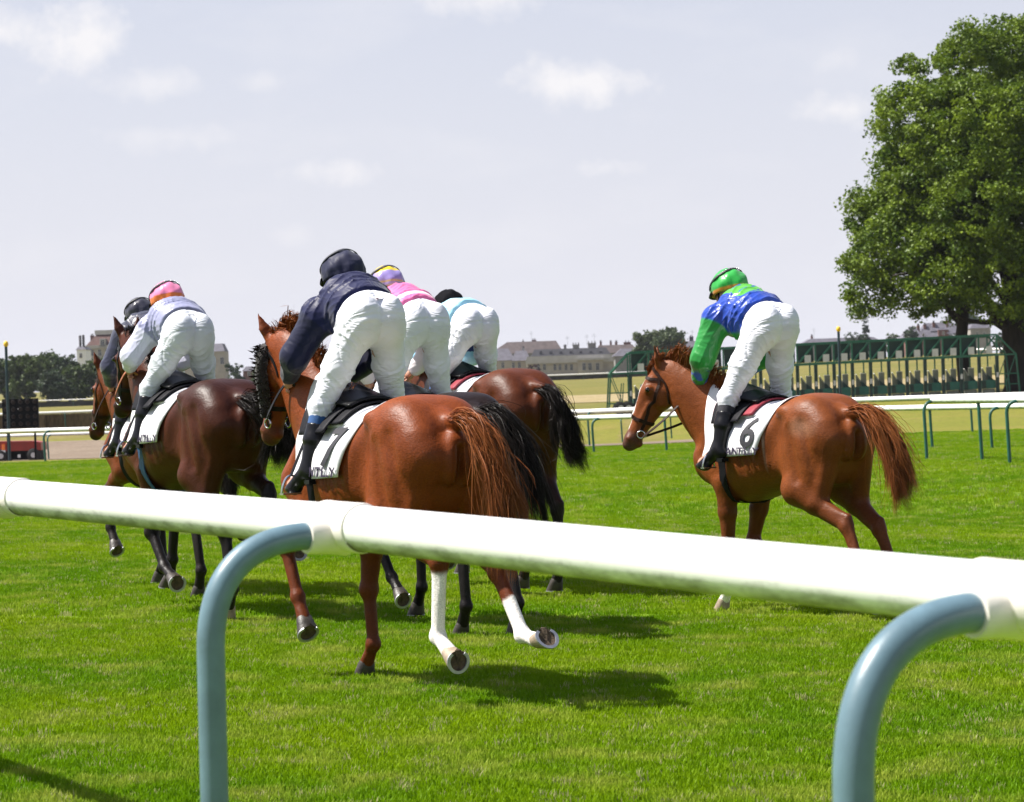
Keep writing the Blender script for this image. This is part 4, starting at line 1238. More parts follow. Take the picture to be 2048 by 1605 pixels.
def cloth_mat(name, col=(1, 1, 1), rough=0.6, attr=False, fold=0.5, fscale=9.0, stretch=(1, 1, 1), weave=0.12, sheen=0.1, spec=0.4, trans=0.0):
    """fabric: creases by distorted noise, weave by fine noise"""
    m, nt, b = new_mat(name)
    N, L = nt.nodes, nt.links
    tc = N.new('ShaderNodeTexCoord')
    mp = N.new('ShaderNodeMapping'); mp.inputs['Scale'].default_value = stretch
    L.new(tc.outputs['Object'], mp.inputs[0])
    n1 = N.new('ShaderNodeTexNoise'); n1.inputs['Scale'].default_value = fscale; n1.inputs['Detail'].default_value = 1.5; n1.inputs['Distortion'].default_value = .5
    L.new(mp.outputs[0], n1.inputs['Vector'])
    n2 = N.new('ShaderNodeTexNoise'); n2.inputs['Scale'].default_value = 260
    L.new(tc.outputs['Object'], n2.inputs['Vector'])
    mr = N.new('ShaderNodeMapRange'); mr.inputs[1].default_value = .3; mr.inputs[2].default_value = .7; mr.inputs[3].default_value = .93; mr.inputs[4].default_value = 1.04
    L.new(n1.outputs['Fac'], mr.inputs[0])
    mx = N.new('ShaderNodeMix'); mx.data_type = 'RGBA'; mx.blend_type = 'MULTIPLY'; mx.inputs[0].default_value = 1
    if attr:
        at = N.new('ShaderNodeVertexColor'); at.layer_name = 'tint'
        L.new(at.outputs['Color'], mx.inputs[6])
    else:
        mx.inputs[6].default_value = (*col, 1)
    L.new(mr.outputs[0], mx.inputs[7]); L.new(mx.outputs[2], b.inputs['Base Color'])
    b.inputs['Roughness'].default_value = rough
    b.inputs['Sheen Weight'].default_value = sheen
    b.inputs['Specular IOR Level'].default_value = spec
    rd = N.new('ShaderNodeMath'); rd.operation = 'PINGPONG'; rd.inputs[1].default_value = .09
    L.new(n1.outputs['Fac'], rd.inputs[0])
    b1 = N.new('ShaderNodeBump'); b1.inputs['Strength'].default_value = fold; b1.inputs['Distance'].default_value = .05
    L.new(rd.outputs[0], b1.inputs['Height'])
    b2 = N.new('ShaderNodeBump'); b2.inputs['Strength'].default_value = weave; b2.inputs['Distance'].default_value = .002
    L.new(n2.outputs['Fac'], b2.inputs['Height']); L.new(b1.outputs[0], b2.inputs['Normal'])
    L.new(b2.outputs[0], b.inputs['Normal'])
    return m

def hair_mat(name):
    m, nt, b = new_mat(name)
    at = nt.nodes.new('ShaderNodeVertexColor'); at.layer_name = 'tint'
    nt.links.new(at.outputs['Color'], b.inputs['Base Color'])
    b.inputs['Roughness'].default_value = .42
    b.inputs['Specular IOR Level'].default_value = .09
    return m

M_COAT = coat_mat('horse_coat')
M_COAT_WET = coat_mat('glossy_dark_coat', 0.40)
M_HAIR = hair_mat('horse_hair')
M_HOOF = pmat('hoof_horn', (.035, .028, .022), .5, var=.35, vscale=30, bump=.2, bscale=80)
M_HOOF_PALE = pmat('pale_hoof_horn', (.30, .235, .17), .5, var=.25, vscale=30, bump=.2, bscale=80)
M_SOLE = pmat('muddy_sole', (.075, .05, .028), .9, var=.5, vscale=40, bump=.6, bscale=70)
M_SHOE = pmat('horseshoe_aluminium', (.40, .40, .43), .45, metal=.7, var=.15, vscale=40)
M_EYE = pmat('dark_eye', (.012, .008, .006), .08, var=0)
M_STEEL = pmat('steel', (.6, .6, .62), .25, metal=1.0, var=.05)
M_LEATHER_DK = pmat('dark_brown_leather', (.022, .009, .005), .5, var=.3, vscale=40, bump=.15, bscale=120, spec=.14)
M_LEATHER_BLK = pmat('black_leather', (.009, .009, .010), .38, var=.3, vscale=40, bump=.15, bscale=120, spec=.16)
M_LEATHER_TAN = pmat('tan_leather', (.26, .085, .03), .5, var=.25, vscale=40, bump=.15, bscale=120)
M_FLEECE = pmat('black_sheepskin', (.014, .011, .010), .95, var=.5, vscale=60, bump=1.0, bscale=90, sheen=.3)
M_CLOTH_W = cloth_mat('white_saddle_cloth', (.70, .70, .72), .75, fold=.2, fscale=5)
M_INK = pmat('black_print', (.014, .014, .02), .7, var=.1)
M_INK_PURPLE = pmat('dark_purple_print', (.022, .014, .04), .7, var=.1)
M_PAD_BLACK = cloth_mat('black_saddle_pad', (.010, .010, .013), .6, fold=.3, fscale=8, spec=.15, sheen=0)
M_PAD_RED = cloth_mat('dark_red_pad_binding', (.24, .014, .03), .6, fold=.2)
M_GIRTH_BLK = pmat('black_elastic_girth', (.006, .006, .008), .7, var=.2, vscale=50, spec=.12)
M_GIRTH_BLUE = pmat('blue_elastic_girth', (.03, .09, .22), .6, var=.2, vscale=50)
M_BREECH = cloth_mat('white_breeches', (.72, .73, .80), .62, fold=.42, fscale=6, stretch=(1, 1, 2.6), weave=.10, sheen=.05)
M_SKIN = pmat('skin', (.48, .25, .17), .5, var=.12, vscale=25, subsurf=.1)
M_BOOT = pmat('black_boot_leather', (.008, .008, .010), .30, var=.2, vscale=25, bump=.10, bscale=22, spec=.22)
M_SOCK_BLUE = cloth_mat('blue_sock', (.018, .075, .22), .8, fold=.1)
M_SOCK_BLK = cloth_mat('black_sock', (.02, .02, .028), .8, fold=.1)

def lerp3(a, b, t):
    return np.array(a)[None, :] * (1 - t[:, None]) + np.array(b)[None, :] * t[:, None]

# ------------------------------------------------------------------ the horse (local frame: x forward, y left, z up)
FEM, TIB, HCAN, HPAS = .33, .50, .38, .135
FARM, FCAN, FPAS = .45, .30, .135
def dirv(deg, lat=0.0):
    a = R(deg)
    v = np.array([math.sin(a), lat, -math.cos(a)])
    return v / np.linalg.norm(v)

def make_hoof(parent, c, d, pale, shoe=True):
    """c coronet centre, d pointing out of the sole"""
    d = Vector(d).normalized()
    s = Vector((0, 1, 0)); s = (s - d * s.dot(d)).normalized()
    f = s.cross(-d).normalized()
    if f.dot(Vector((-d.z, 0, d.x))) < 0: f = -f
    c = Vector(c)
    prof = [(-.012, .036, .0), (0, .042, .0), (.04, .050, .018), (.078, .058, .033)]
    mb = MB(); seg_n = 18; vs = []; fs = []
    for h, r, sh in prof:
        for k in range(seg_n):
            a = 2 * math.pi * k / seg_n
            rf = r * (1.12 if math.cos(a) > 0 else 0.88)
            vs.append(c + d * h + f * (sh + rf * math.cos(a)) + s * (r * math.sin(a)))
    for i in range(len(prof) - 1):
        for k in range(seg_n):
            k2 = (k + 1) % seg_n
            fs.append((i * seg_n + k, i * seg_n + k2, (i + 1) * seg_n + k2, (i + 1) * seg_n + k))
    fs.append(tuple(range(seg_n - 1, -1, -1)))
    mb.add(vs, fs)
    h = mb.build('hoof', M_HOOF_PALE if pale else M_HOOF, parent, True, sharp=40)
    mb = MB()
    vs = [c + d * .070 + f * .033]
    for k in range(seg_n):
        a = 2 * math.pi * k / seg_n
        rf = .0575 * (1.12 if math.cos(a) > 0 else 0.88)
        vs.append(c + d * .0775 + f * (.033 + rf * math.cos(a)) + s * (.0575 * math.sin(a)))
    mb.add(vs, [(0, 1 + (k + 1) % seg_n, 1 + k) for k in range(seg_n)])
    vs = [c + d * .071 - f * .03, c + d * .082 - f * .02 + s * .018, c + d * .082 - f * .02 - s * .018, c + d * .079 + f * .05]
    mb.add(vs, [(0, 1, 3), (0, 3, 2), (1, 2, 3), (0, 2, 1)])
    mb.build('sole', M_SOLE, h)
    if shoe:
        pts = []; nr = []
        for k in range(21):
            a = R(-142 + 284 * k / 20)
            rf = 1.12 if math.cos(a) > 0 else .9
            pts.append(c + d * .082 + f * (.033 + .051 * rf * math.cos(a)) + s * (.051 * math.sin(a)))
            nr.append(d)
        v, q = ribbon(pts, nr, .015, .008)
        mesh_obj('horseshoe', v, q, M_SHOE, h, False)
    return c + d * .085 + f * .03

def strands(name, mat, parent, roots, guides, n, spread0, spread1, wid, cols, segs=9, seed=1, wave=.03, jitter=.25, per_lock=90):
    """hair: n ribbons; each follows a blend of guide curves (lists of points), roots picked along the list"""
    g = np.random.default_rng(seed)
    V = []; F = []; C = []
    G = [np.array(catmull(q, 6)) for q in guides]
    G = [np.stack([np.interp(np.linspace(0, 1, segs), np.linspace(0, 1, len(q)), q[:, i]) for i in range(3)], 1) for q in G]
    ts = np.linspace(0, 1, segs)
    K = max(6, n // per_lock)
    locks = []
    for i in range(K):                      # hair hangs in locks; strands of a lock share its course
        u = g.uniform(0, max(len(G) - 1.001, 0)); dv = g.normal(size=3); dv *= (g.random() ** .6) * spread1 / (np.linalg.norm(dv) + 1e-6)
        locks.append((u, dv, g.uniform(0, 6.28, 3), g.uniform(.5, 1.5, 3), 1 - jitter * g.random() ** 1.5, g.random()))
    for i in range(n):
        lk = locks[g.integers(0, K)]
        u = min(max(lk[0] + g.normal() * .05, 0), max(len(G) - 1.001, 0)); j = int(u)
        base = G[j].copy() if len(G) == 1 else G[j] * (1 - u + j) + G[j + 1] * (u - j)
        ln = lk[4] * (1 - .12 * g.random())
        base = np.stack([np.interp(ts * ln, ts, base[:, q]) for q in range(3)], 1)
        o0 = g.normal(size=3) * spread0
        dv = lk[1] + g.normal(size=3) * spread1 * .13
        stray = g.random() < .06
        ph = lk[2] + g.normal(size=3) * .25; fr = lk[3]
        wf = 1.0
        if stray: dv = dv * 1.5 + g.normal(size=3) * spread1 * .5; wf = 1.8; ph = g.uniform(0, 6.28, 3)
        off = o0[None] * (1 - ts[:, None]) + dv[None] * (ts[:, None] ** .75)
        wv = np.stack([np.sin(ph[q] + fr[q] * 6.28 * ts) for q in range(3)], 1) * wave * wf * (ts[:, None] ** 1.2)
        pts = base + off + wv
        side = g.normal(size=3); side /= np.linalg.norm(side)
        t = np.gradient(pts, axis=0); t /= (np.linalg.norm(t, axis=1, keepdims=True) + 1e-9)
        sd = side[None] - t * (t @ side)[:, None]; sd /= (np.linalg.norm(sd, axis=1, keepdims=True) + 1e-9)
        w = wid * g.uniform(.6, 1.3) * np.clip((1 - ts) * 2.2 + .12, 0, 1)
        b0 = len(V)
        L_ = pts - sd * w[:, None] / 2; R_ = pts + sd * w[:, None] / 2
        for q in range(segs): V.append(L_[q]); V.append(R_[q])
        for q in range(segs - 1): F.append((b0 + 2 * q, b0 + 2 * q + 1, b0 + 2 * q + 3, b0 + 2 * q + 2))
        cc = cols[0] + (cols[1] - cols[0]) * np.clip(lk[5] * .7 + g.random() * .4, 0, 1)
        ct = cc[None] * (1 - ts[:, None]) + (cc * cols[2])[None] * ts[:, None]
        C.append(np.repeat(ct, 2, axis=0))
    return mesh_obj(name, np.array(V), F, mat, parent, True, np.concatenate(C))

def make_horse(hp):
    """hp: dict of pose, coat and tack; returns the horse's Empty and a dict of handles"""
    root = empty('horse', hp['loc'], R(90 + hp['heading']), hp['scale'])
    root.scale[1] *= hp.get('broad', 1.10)
    tag(root, hp['label'], 'horse', 'racehorses running on the turf')
    P = []
    bo = hp.get('body_pitch', 0)
    P.append(loft([(-.75, 1.40, 1.10, .10, .1, 0), (-.72, 1.445, 1.04, .16, .1, 0), (-.66, 1.50, .98, .205, .12, 0), (-.58, 1.55, .95, .235, .15, 0),
                   (-.44, 1.585, .96, .255, .18, 0), (-.30, 1.572, .95, .252, .22, 0), (-.14, 1.535, .915, .268, .2, 0), (.02, 1.51, .875, .282, .22, 0),
                   (.17, 1.52, .835, .278, .30, 0), (.30, 1.57, .815, .252, .45, 0), (.40, 1.605, .82, .222, .58, 0), (.50, 1.585, .84, .205, .55, 0),
                   (.60, 1.50, .88, .19, .45, 0), (.70, 1.36, .95, .165, .3, 0), (.76, 1.24, 1.02, .10, .2, 0)], k=.05))
    hoofs = []; cannon_h = []; cannon_f = []; limb = {}
    for s, nm in ((1, 'L'), (-1, 'R')):
        # hind limb
        a = hp['hind' + nm]
        hip = np.array([-.50, s * .125, 1.24])
        sti = hip + dirv(a[0], s * .16) * FEM
        hock = sti + dirv(a[1], -s * .10) * TIB
        fet = hock + dirv(a[2], a[5] if len(a) > 5 else 0) * HCAN
        cor = fet + dirv(a[3]) * HPAS
        P += [ell((-.44, s * .115, 1.40), (.25, .145, .17), .05, (0, 10, 0)),
              ell((-.62, s * .125, 1.30), (.17, .125, .20), .04, (0, 20, 0)),
              seg(hip, sti + (sti - hip) * .0, (.20, .115), (.135, .085), .06),
              ell(sti + np.array([.02, 0, .0]), (.09, .07, .10), .05)]
        mid = sti * .62 + hock * .38
        back = np.array([-1, 0, 0]) * .05
        P += [seg((-.705, s * .115, 1.27), mid + back * .6, (.105, .095), (.062, .052), .035),
              seg((-.60, s * .165, 1.22), sti * .75 + hock * .25, (.10, .085), (.085, .06), .03),
              seg(sti, mid, (.115, .078), (.085, .060), .05),
              seg(mid, hock, (.083, .058), (.045, .036), .03)]
        hb = dirv(a[1] - 90) if False else None
        cal = hock - dirv(a[2]) * .05 + np.array([-math.cos(R(a[2])), 0, -math.sin(R(a[2]))]) * .042   # point of hock
        P += [seg(mid + back * .8, cal, .032, .022, .025), ell(hock, (.052, .047, .062), .02), seg(cal, hock + dirv(a[2]) * .06, .024, .026, .02)]
        can = seg(hock, fet, (.041, .033), (.034, .031), .02)
        ten = seg(cal + dirv(a[2]) * .03, fet + np.array([-math.cos(R(a[2])), 0, -math.sin(R(a[2]))]) * .016, .018, .019, .012)
        fe = ell(fet, (.043, .040, .043), .02)
        pa = seg(fet, cor, (.031, .029), (.039, .038), .02)
        P += [can, ten, fe, pa]
        hoofs.append((cor, dirv(a[4]), 'h' + nm)); cannon_h += [can, ten, fe, pa]
        limb['h' + nm] = [can, ten, fe, pa]; limb['hock' + nm] = [seg(mid * .4 + hock * .6, hock, .06, .06)]
        # fore limb
        a = hp['fore' + nm]
        elb = np.array([.40 + a[4], s * .150, .97])
        kne = elb + dirv(a[0], -s * .05) * FARM
        ft = kne + dirv(a[1]) * FCAN
        co = ft + dirv(a[2]) * FPAS
        P += [seg((.40, s * .115, 1.42), (.62 + a[4] * .5, s * .145, 1.13), (.13, .07), (.12, .08), .05),
              seg((.62 + a[4] * .5, s * .145, 1.13), elb, (.115, .075), (.105, .075), .05),
              ell((.46 + a[4] * .6, s * .155, 1.10), (.17, .075, .125), .035, (0, 35, 0)),
              ell((.655, s * .085, 1.08), (.115, .10, .125), .04)]
        mf = elb * .5 + kne * .5
        P += [seg(elb, mf, (.10, .070), (.072, .055), .04), seg(mf, kne, (.070, .053), (.044, .042), .03), ell(kne, (.052, .051, .058), .02)]
        can = seg(kne, ft, (.040, .033), (.033, .030), .02)
        bk = np.array([-math.cos(R(a[1])), 0, -math.sin(R(a[1]))])
        ten = seg(kne + bk * .022, ft + bk * .014, .018, .018, .012)
        fe = ell(ft, (.042, .039, .042), .02)
        pa = seg(ft, co, (.030, .028), (.038, .037), .02)
        P += [can, ten, fe, pa]
        hoofs.append((co, dirv(a[3]), 'f' + nm)); limb['f' + nm] = [can, ten, fe, pa]; limb['knee' + nm] = [seg(mf * .3 + kne * .7, kne, .055, .055)]
    for s in (1, -1):
        # hip bone, hollow of the flank, grooves between the muscles of the quarter, ribs, shoulder line
        P += [ell((-.335, s * .225, 1.455), (.060, .035, .045), .05),
              dict(ell((-.27, s * .30, 1.26), (.055, .055, .17), .10, (0, -18, 0)), op='sub'),
              seg((-.57, s * .275, 1.38), (-.66, s * .250, 1.02), .026, .022, .05, op='sub'),
              seg((-.44, s * .290, 1.34), (-.50, s * .262, 1.00), .024, .020, .05, op='sub'),
              seg((.27, s * .270, 1.42), (.31, s * .262, 1.06), .024, .022, .05, op='sub'),
              seg((.50, s * .225, 1.34), (.58, s * .240, 1.16), .020, .016, .045, op='sub')]
        for rx in (-.12, -.04, .04, .12):
            P.append(seg((rx, s * .300, 1.28), (rx - .07, s * .283, 1.02), .017, .014, .04, op='sub'))
    # cleft between the quarters
    P.append(seg((-.85, 0, 1.30), (-.80, 0, .88), (.05, .016), (.10, .03), .05, op='sub'))
    P.append(seg((-.66, 0, 1.455), (-.83, 0, 1.435), .05, .03, .04))
    # neck
    poll = np.array(hp['poll'], float)
    base = np.array([.44, 0, 1.27])
    ndir = poll - base
    upv = np.array([-ndir[2], 0, ndir[0]]) / np.linalg.norm(ndir[[0, 2]])
    npts = catmull([base, base + ndir * .35 + upv * .00, base + ndir * .68 + upv * .025, poll - ndir / np.linalg.norm(ndir) * .02], 4)
    nr = [(.285, .155), (.222, .115), (.168, .090), (.122, .072)]
    nri = [(np.interp(i, [0, 4, 8, 12], [q[0] for q in nr]), np.interp(i, [0, 4, 8, 12], [q[1] for q in nr])) for i in range(13)]
    ns = np.array([-math.sin(R(hp['head_yaw'] * .5)), math.cos(R(hp['head_yaw'] * .5)), 0])
    neck = [seg(npts[i], npts[i + 1], nri[i], nri[i + 1], .04, side=tuple(ns)) for i in range(12)]
    P += neck
    # head
    psi, pit = R(hp['head_yaw']), R(hp['head_pitch'])
    hh = np.array([math.cos(psi), math.sin(psi), 0]); hs = np.array([-math.sin(psi), math.cos(psi), 0])
    hd = hh * math.cos(pit) - np.array([0, 0, 1]) * math.sin(pit)
    dor = hh * math.sin(pit) + np.array([0, 0, 1]) * math.cos(pit)      # towards the forehead
    H = lambda t, u=0.0, v=0.0: poll + hd * t + dor * u + hs * v
    sd = tuple(hs)
    hz_ = hp.get('head_size', 1.0)
    H0 = H
    H = lambda t, u=0.0, v=0.0: H0(t * hz_, u * hz_, v * hz_)
    head = [seg(H(.0, -.01), H(.17, -.035), (.085, .068), (.118, .080), .04, sd),
            seg(H(.17, -.035), H(.36, -.032), (.115, .078), (.074, .055), .03, sd),
            seg(H(.36, -.032), H(.50, -.030), (.072, .054), (.058, .050), .02, sd),
            seg(H(.50, -.030), H(.545, -.028), (.058, .050), (.052, .050), .02, sd),
            ell(H(.17, -.075), (.085, .078, .085), .03), ell(H(.52, -.075), (.034, .034, .028), .02),
            seg(H(.10, .045), H(.34, .028), (.03, .05), (.022, .03), .03, sd),
            seg(H(.24, -.022, .066), H(.37, -.022, .048), (.016, .012), (.010, .010), .015, sd),
            seg(H(.24, -.022, -.066), H(.37, -.022, -.048), (.016, .012), (.010, .010), .015, sd)]
    for s in (1, -1):
        head += [ell(H(.155, .022, s * .072), (.034, .026, .03), .02), ell(H(.515, -.012, s * .040), (.026, .022, .03), .02),
                 seg(H(.14, -.055, s * .05), H(.20, -.085, s * .05), .05, .04, .03, sd)]
        head.append(dict(ell(H(.528, -.008, s * .060), (.016, .012, .014), .012), op='sub'))
    P += head
    ear = []
    for s in (1, -1):
        e0 = H(-.005, .030, s * .050); ed = -hd * hp.get('ear', .75) + dor * .55 + hs * s * .22; ed /= np.linalg.norm(ed)
        e1 = e0 + ed * .075; e2 = e0 + ed * .165
        esd = tuple(np.cross(ed, dor))
        ear += [seg(e0, e1, (.026, .028), (.019, .034), .02, esd), seg(e1, e2, (.019, .034), (.007, .007), .012, esd)]
    P += ear
    V, Q = solidify_field(P, hp.get('vox', .0115), 1)
    # ---- coat colours
    c = hp['coat']
    col = np.repeat(np.array(c['base'])[None], len(V), 0)
    def paint(mask, rgb):
        nonlocal col
        col = col * (1 - mask[:, None]) + np.array(rgb)[None] * mask[:, None]
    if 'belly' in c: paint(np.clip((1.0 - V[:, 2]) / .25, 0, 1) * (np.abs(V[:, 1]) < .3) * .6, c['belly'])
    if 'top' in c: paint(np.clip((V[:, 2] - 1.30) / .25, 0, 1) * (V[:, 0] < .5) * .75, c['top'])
    if 'points' in c:
        for nm in ('hL', 'hR', 'fL', 'fR'):
            paint(np.clip(near_mask(V, limb[nm], .035) * 1.6, 0, 1), c['points'])
        for nm in ('hockL', 'hockR', 'kneeL', 'kneeR'):
            paint(near_mask(V, limb[nm], .06) * .8, c['points'])
        paint(near_mask(V, head[2:4], .03) * .8, c['points'])
    if 'muzzle' in c: paint(near_mask(V, head[3:4], .03) * .85, c['muzzle'])
    paint(near_mask(V, [ear[1], ear[3]], .01) * .5, np.array(c['base']) * .5)
    for nm, ln in c.get('socks', {}).items():
        lim = limb[nm]; can = lim[0]
        dd = can['b'] - can['a']; L_ = np.linalg.norm(dd)
        t = ((V - can['a']) @ dd) / L_ ** 2 + vnoise(V, 14, 3) * .05
        m = np.clip(near_mask(V, lim, .03) * 1.8, 0, 1) * np.clip((t - ln) / .05, 0, 1)
        paint(m, (.72, .68, .64))
    if c.get('blaze'):
        q = V - poll; tt = q @ hd; uu = q @ dor; vv = q @ hs
        m = (uu > .0) * np.clip((c['blaze'] + .006 * np.sin(tt * 40) - np.abs(vv)) / .01, 0, 1) * np.clip((tt - .09) / .03, 0, 1) * np.clip((.50 - tt) / .03, 0, 1)
        paint(m, (.75, .70, .66))
    if 'patch' in c:   # sweat or scuff marks with soft outlines
        for pc, pr, pcol, st in c['patch']:
            q = (V - np.array(pc)) / np.array(pr)
            m = np.clip(1.25 - np.sqrt((q ** 2).sum(1)) + vnoise(V, 5, 8) * .35, 0, 1) * st
            paint(m, pcol)
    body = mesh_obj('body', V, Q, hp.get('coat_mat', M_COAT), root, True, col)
    bvh = bvh_of(V, Q)
    for s in (1, -1):
        e = MB(); e.ball(H(.158, .026, s * .088), .019, 10, 8); e.build('eye', M_EYE, root, True)
    low = []
    for cor, d, nm in hoofs:
        low.append((make_hoof(root, cor, d, nm in c.get('socks', {}) or nm in c.get('pale_hooves', ())), nm))
    # ---- tail and mane
    tc = c['hair']
    cols = (np.array(tc[0]), np.array(tc[1]), np.array(tc[2]))
    tg = hp['tail']
    strands('tail', M_HAIR, root, None, tg['guides'], tg.get('n', 900), .012, tg.get('spread', .10), tg.get('wid', .0065), cols, 12, hp['seed'], tg.get('wave', .03), tg.get('jit', .35))
    mg = []
    crest = [npts[i] + upv * (nri[i][0] * .97) for i in range(2, 13)] + [H(-.02, .06), H(.06, .075)]
    md = np.array(hp.get('mane', (-.10, .05, .06)))
    for i, q in enumerate(crest):
        ln = 1.0 if i < 11 else .7
        mg.append([q - upv * .03, q + md * ln * .5 + np.array([0, 0, .022]), q + md * ln + np.array([-.02, 0, -.01])])
    strands('mane', M_HAIR, root, None, mg, int(hp.get('mane_n', 650) * 1.5), .007, .045, .0045, cols, 7, hp['seed'] + 1, .015, .45, 9)
    # ---- bridle
    lea = hp.get('bridle', M_LEATHER_DK)
    def strap(name, pts, w, off=.004, mat=None, closed=False, par=root, th=.005):
        q = []; n_ = []
        for p in pts:
            loc, nn, _, _ = bvh.find_nearest(Vector(p))
            q.append(loc + nn * off); n_.append(nn)
        v, f = ribbon(q, n_, w, th, closed)
        return mesh_obj(name, v, f, mat or lea, par, False)
    bridle = empty('bridle', parent=root)
    def ring(t, tilt, ru, rv, n=28, full=True, name='noseband', w=.026):
        pts = []
        for k in range(n):
            a = 2 * math.pi * k / n
            pts.append(H(t + tilt * math.sin(a), -.03 + ru * math.sin(a), rv * math.cos(a)))
        strap(name, pts, w, closed=True, par=bridle)
    ring(.37, .01, .11, .09)
    for s in (1, -1):
        cp = [H(.02, .06, s * .055), H(.06, .0, s * .10), H(.20, -.035, s * .11), H(.33, -.055, s * .08), H(.435, -.065, s * .065)]
        strap('cheekpiece', catmull(cp, 6), .022, par=bridle)
        r_ = MB(); c0 = Vector(H(.45, -.068, s * .064))
        r_.tube([c0 + Vector(hd) * (.027 * math.cos(k * .5236)) + Vector(dor) * (.027 * math.sin(k * .5236)) for k in range(13)], .0048, 6, False)
        r_.build('bit_ring', M_STEEL, bridle, True)
        strap('throat_lash', catmull([H(.03, .05, s * .06), H(.07, -.06, s * .10), H(.13, -.15, s * .06), H(.14, -.17, s * .0)], 6), .016, par=bridle)
    strap('browband', catmull([H(.07, .0, .10), H(.085, .05, .075), H(.09, .085, 0), H(.085, .05, -.075), H(.07, .0, -.10)], 6), .022, par=bridle)
    strap('headpiece', catmull([H(.02, .06, .055), H(.005, .09, 0), H(.02, .06, -.055)], 6), .028, par=bridle)
    if hp.get('fleece'):
        for s in (1, -1):
            cp = catmull([H(.03, .045, s * .075), H(.08, .0, s * .112), H(.2, -.03, s * .115), H(.33, -.05, s * .088), H(.42, -.06, s * .08)], 8)
            vs, fs = [], []
            mb = MB(); mb.tube([Vector(p) for p in cp], [.018 + .016 * math.sin(math.pi * i / (len(cp) - 1)) ** .5 for i in range(len(cp))], 12)
            fl = mb.build('sheepskin_cheekpiece', M_FLEECE, bridle, True)
            g = np.random.default_rng(5)
            V2, F2, C2 = [], [], []
            for k in range(700):
                p = np.array(cp[g.integers(2, len(cp) - 2)]) + g.normal(size=3) * .012
                d = g.normal(size=3); d -= hd * (d @ hd); d /= np.linalg.norm(d)
                b0 = len(V2); w = hd * .006
                V2 += [p + d * .02 - w, p + d * .02 + w, p + d * g.uniform(.036, .052) + g.normal(size=3) * .008]
                F2.append((b0, b0 + 1, b0 + 2)); C2 += [(.016, .012, .011)] * 3
            mesh_obj('fleece_tuft', np.array(V2), F2, M_HAIR, fl, False, np.array(C2))
    # reins: from the bit to the rider's hands
    for s in (1, -1):
        hnd = np.array(hp['hands'][0 if s == 1 else 1])
        p0 = H(.46, -.085, s * .068)
        mid = (p0 + hnd) / 2 + np.array([0, s * .05, -.05 * hp.get('slack', 1)])
        pts = catmull([p0, mid, hnd, hnd + np.array([-.06, -s * .05, -.02]), np.array([hnd[0] - .04, 0, hnd[2] - .12])], 8)
        v, f = ribbon(pts, [Vector((0, s, .3))] * len(pts), .018, .005)
        mesh_obj('rein', v, f, hp.get('rein_mat', lea), bridle, False)
    # ---- girth, cloth, saddle
    def onbody(x, phi, off, zc=1.19):
        dr = Vector((0, math.sin(phi), math.cos(phi)))
        o = Vector((x, 0, zc)) + dr * .8
        loc, nn, _, dd = bvh.ray_cast(o, -dr)
        if loc is None:
            loc, nn, _, _ = bvh.find_nearest(Vector((x, 0, zc)) + dr * .3)
        ax_ = Vector((x, 0, zc))
        if (loc - ax_).length > .39 and dr.z < -.2: loc = ax_ + dr * .385        # do not run out along a leg
        return loc + dr * off, dr
    sad = empty('saddlery', parent=root)
    gp, gn = [], []
    for k in range(60):
        q, n_ = onbody(.33, 2 * math.pi * k / 60, .006)
        gp.append(q); gn.append(n_)
    v, f = ribbon(gp, gn, .075, .006, True)
    mesh_obj('girth', v, f, hp.get('girth_mat', M_GIRTH_BLK), sad, True, sharp=40)
    cd = hp['cloth']
    def cloth_pt(a, b, off=.012):
        # a: 0 rear .. 1 front, b: -1 right hem .. 1 left hem
        ab = abs(b)
        x0 = cd['x0'] + cd.get('slant', .13) * ab ** 1.5
        x1 = cd['x1'] - .03 * ab
        phi = b * cd.get('phi', R(97)) * (1 + .05 * (a - .5))
        return onbody(x0 + (x1 - x0) * a, phi, off + .004 * math.sin(a * 17 + b * 9) + .012 * ab ** 3)[0]
    NA, NB = 18, 44
    vs = [cloth_pt(i / NA, -1 + 2 * j / NB) for i in range(NA + 1) for j in range(NB + 1)]
    fs = [(i * (NB + 1) + j, i * (NB + 1) + j + 1, (i + 1) * (NB + 1) + j + 1, (i + 1) * (NB + 1) + j) for i in range(NA) for j in range(NB)]
    cl = mesh_obj('number_cloth', vs, fs, M_CLOTH_W, sad, True)
    md_ = cl.modifiers.new('thickness', 'SOLIDIFY'); md_.thickness = .006; md_.offset = 1
    hem = R(97) if 'phi' not in cd else cd['phi']
    def print_on(txt, size, a_c, ph_c, side, mat, name, squeeze=1.0):
        cu = bpy.data.curves.new('print', 'FONT'); cu.body = txt; cu.size = size; cu.align_x = 'CENTER'; cu.align_y = 'CENTER'
        cu.resolution_u = 4; cu.offset = cd.get('bold', .006) if len(txt) < 3 else .0022
        to = bpy.data.objects.new('print', cu); COL.objects.link(to)
        bpy.context.view_layer.update()
        me = bpy.data.meshes.new_from_object(to.evaluated_get(bpy.context.evaluated_depsgraph_get()))
        bpy.data.objects.remove(to)
        bm = bmesh.new(); bm.from_mesh(me)
        bmesh.ops.triangulate(bm, faces=bm.faces)
        for _ in range(2):
            le = [e for e in bm.edges if e.calc_length() > size * .12]
            if le: bmesh.ops.subdivide_edges(bm, edges=le, cuts=1); bmesh.ops.triangulate(bm, faces=bm.faces)
        for vv in bm.verts:
            u, w = vv.co.x * squeeze, vv.co.y
            x = a_c - side * u - .10 * w
            ph = side * (ph_c - w / .36)
            b_ = ph / hem
            q, dr = onbody(x, ph, .0215 + .012 * abs(b_) ** 3)
            vv.co = q
        bm.to_mesh(me); bm.free()
        me.materials.append(mat)
        o = bpy.data.objects.new(name, me); COL.objects.link(o); o.parent = cl
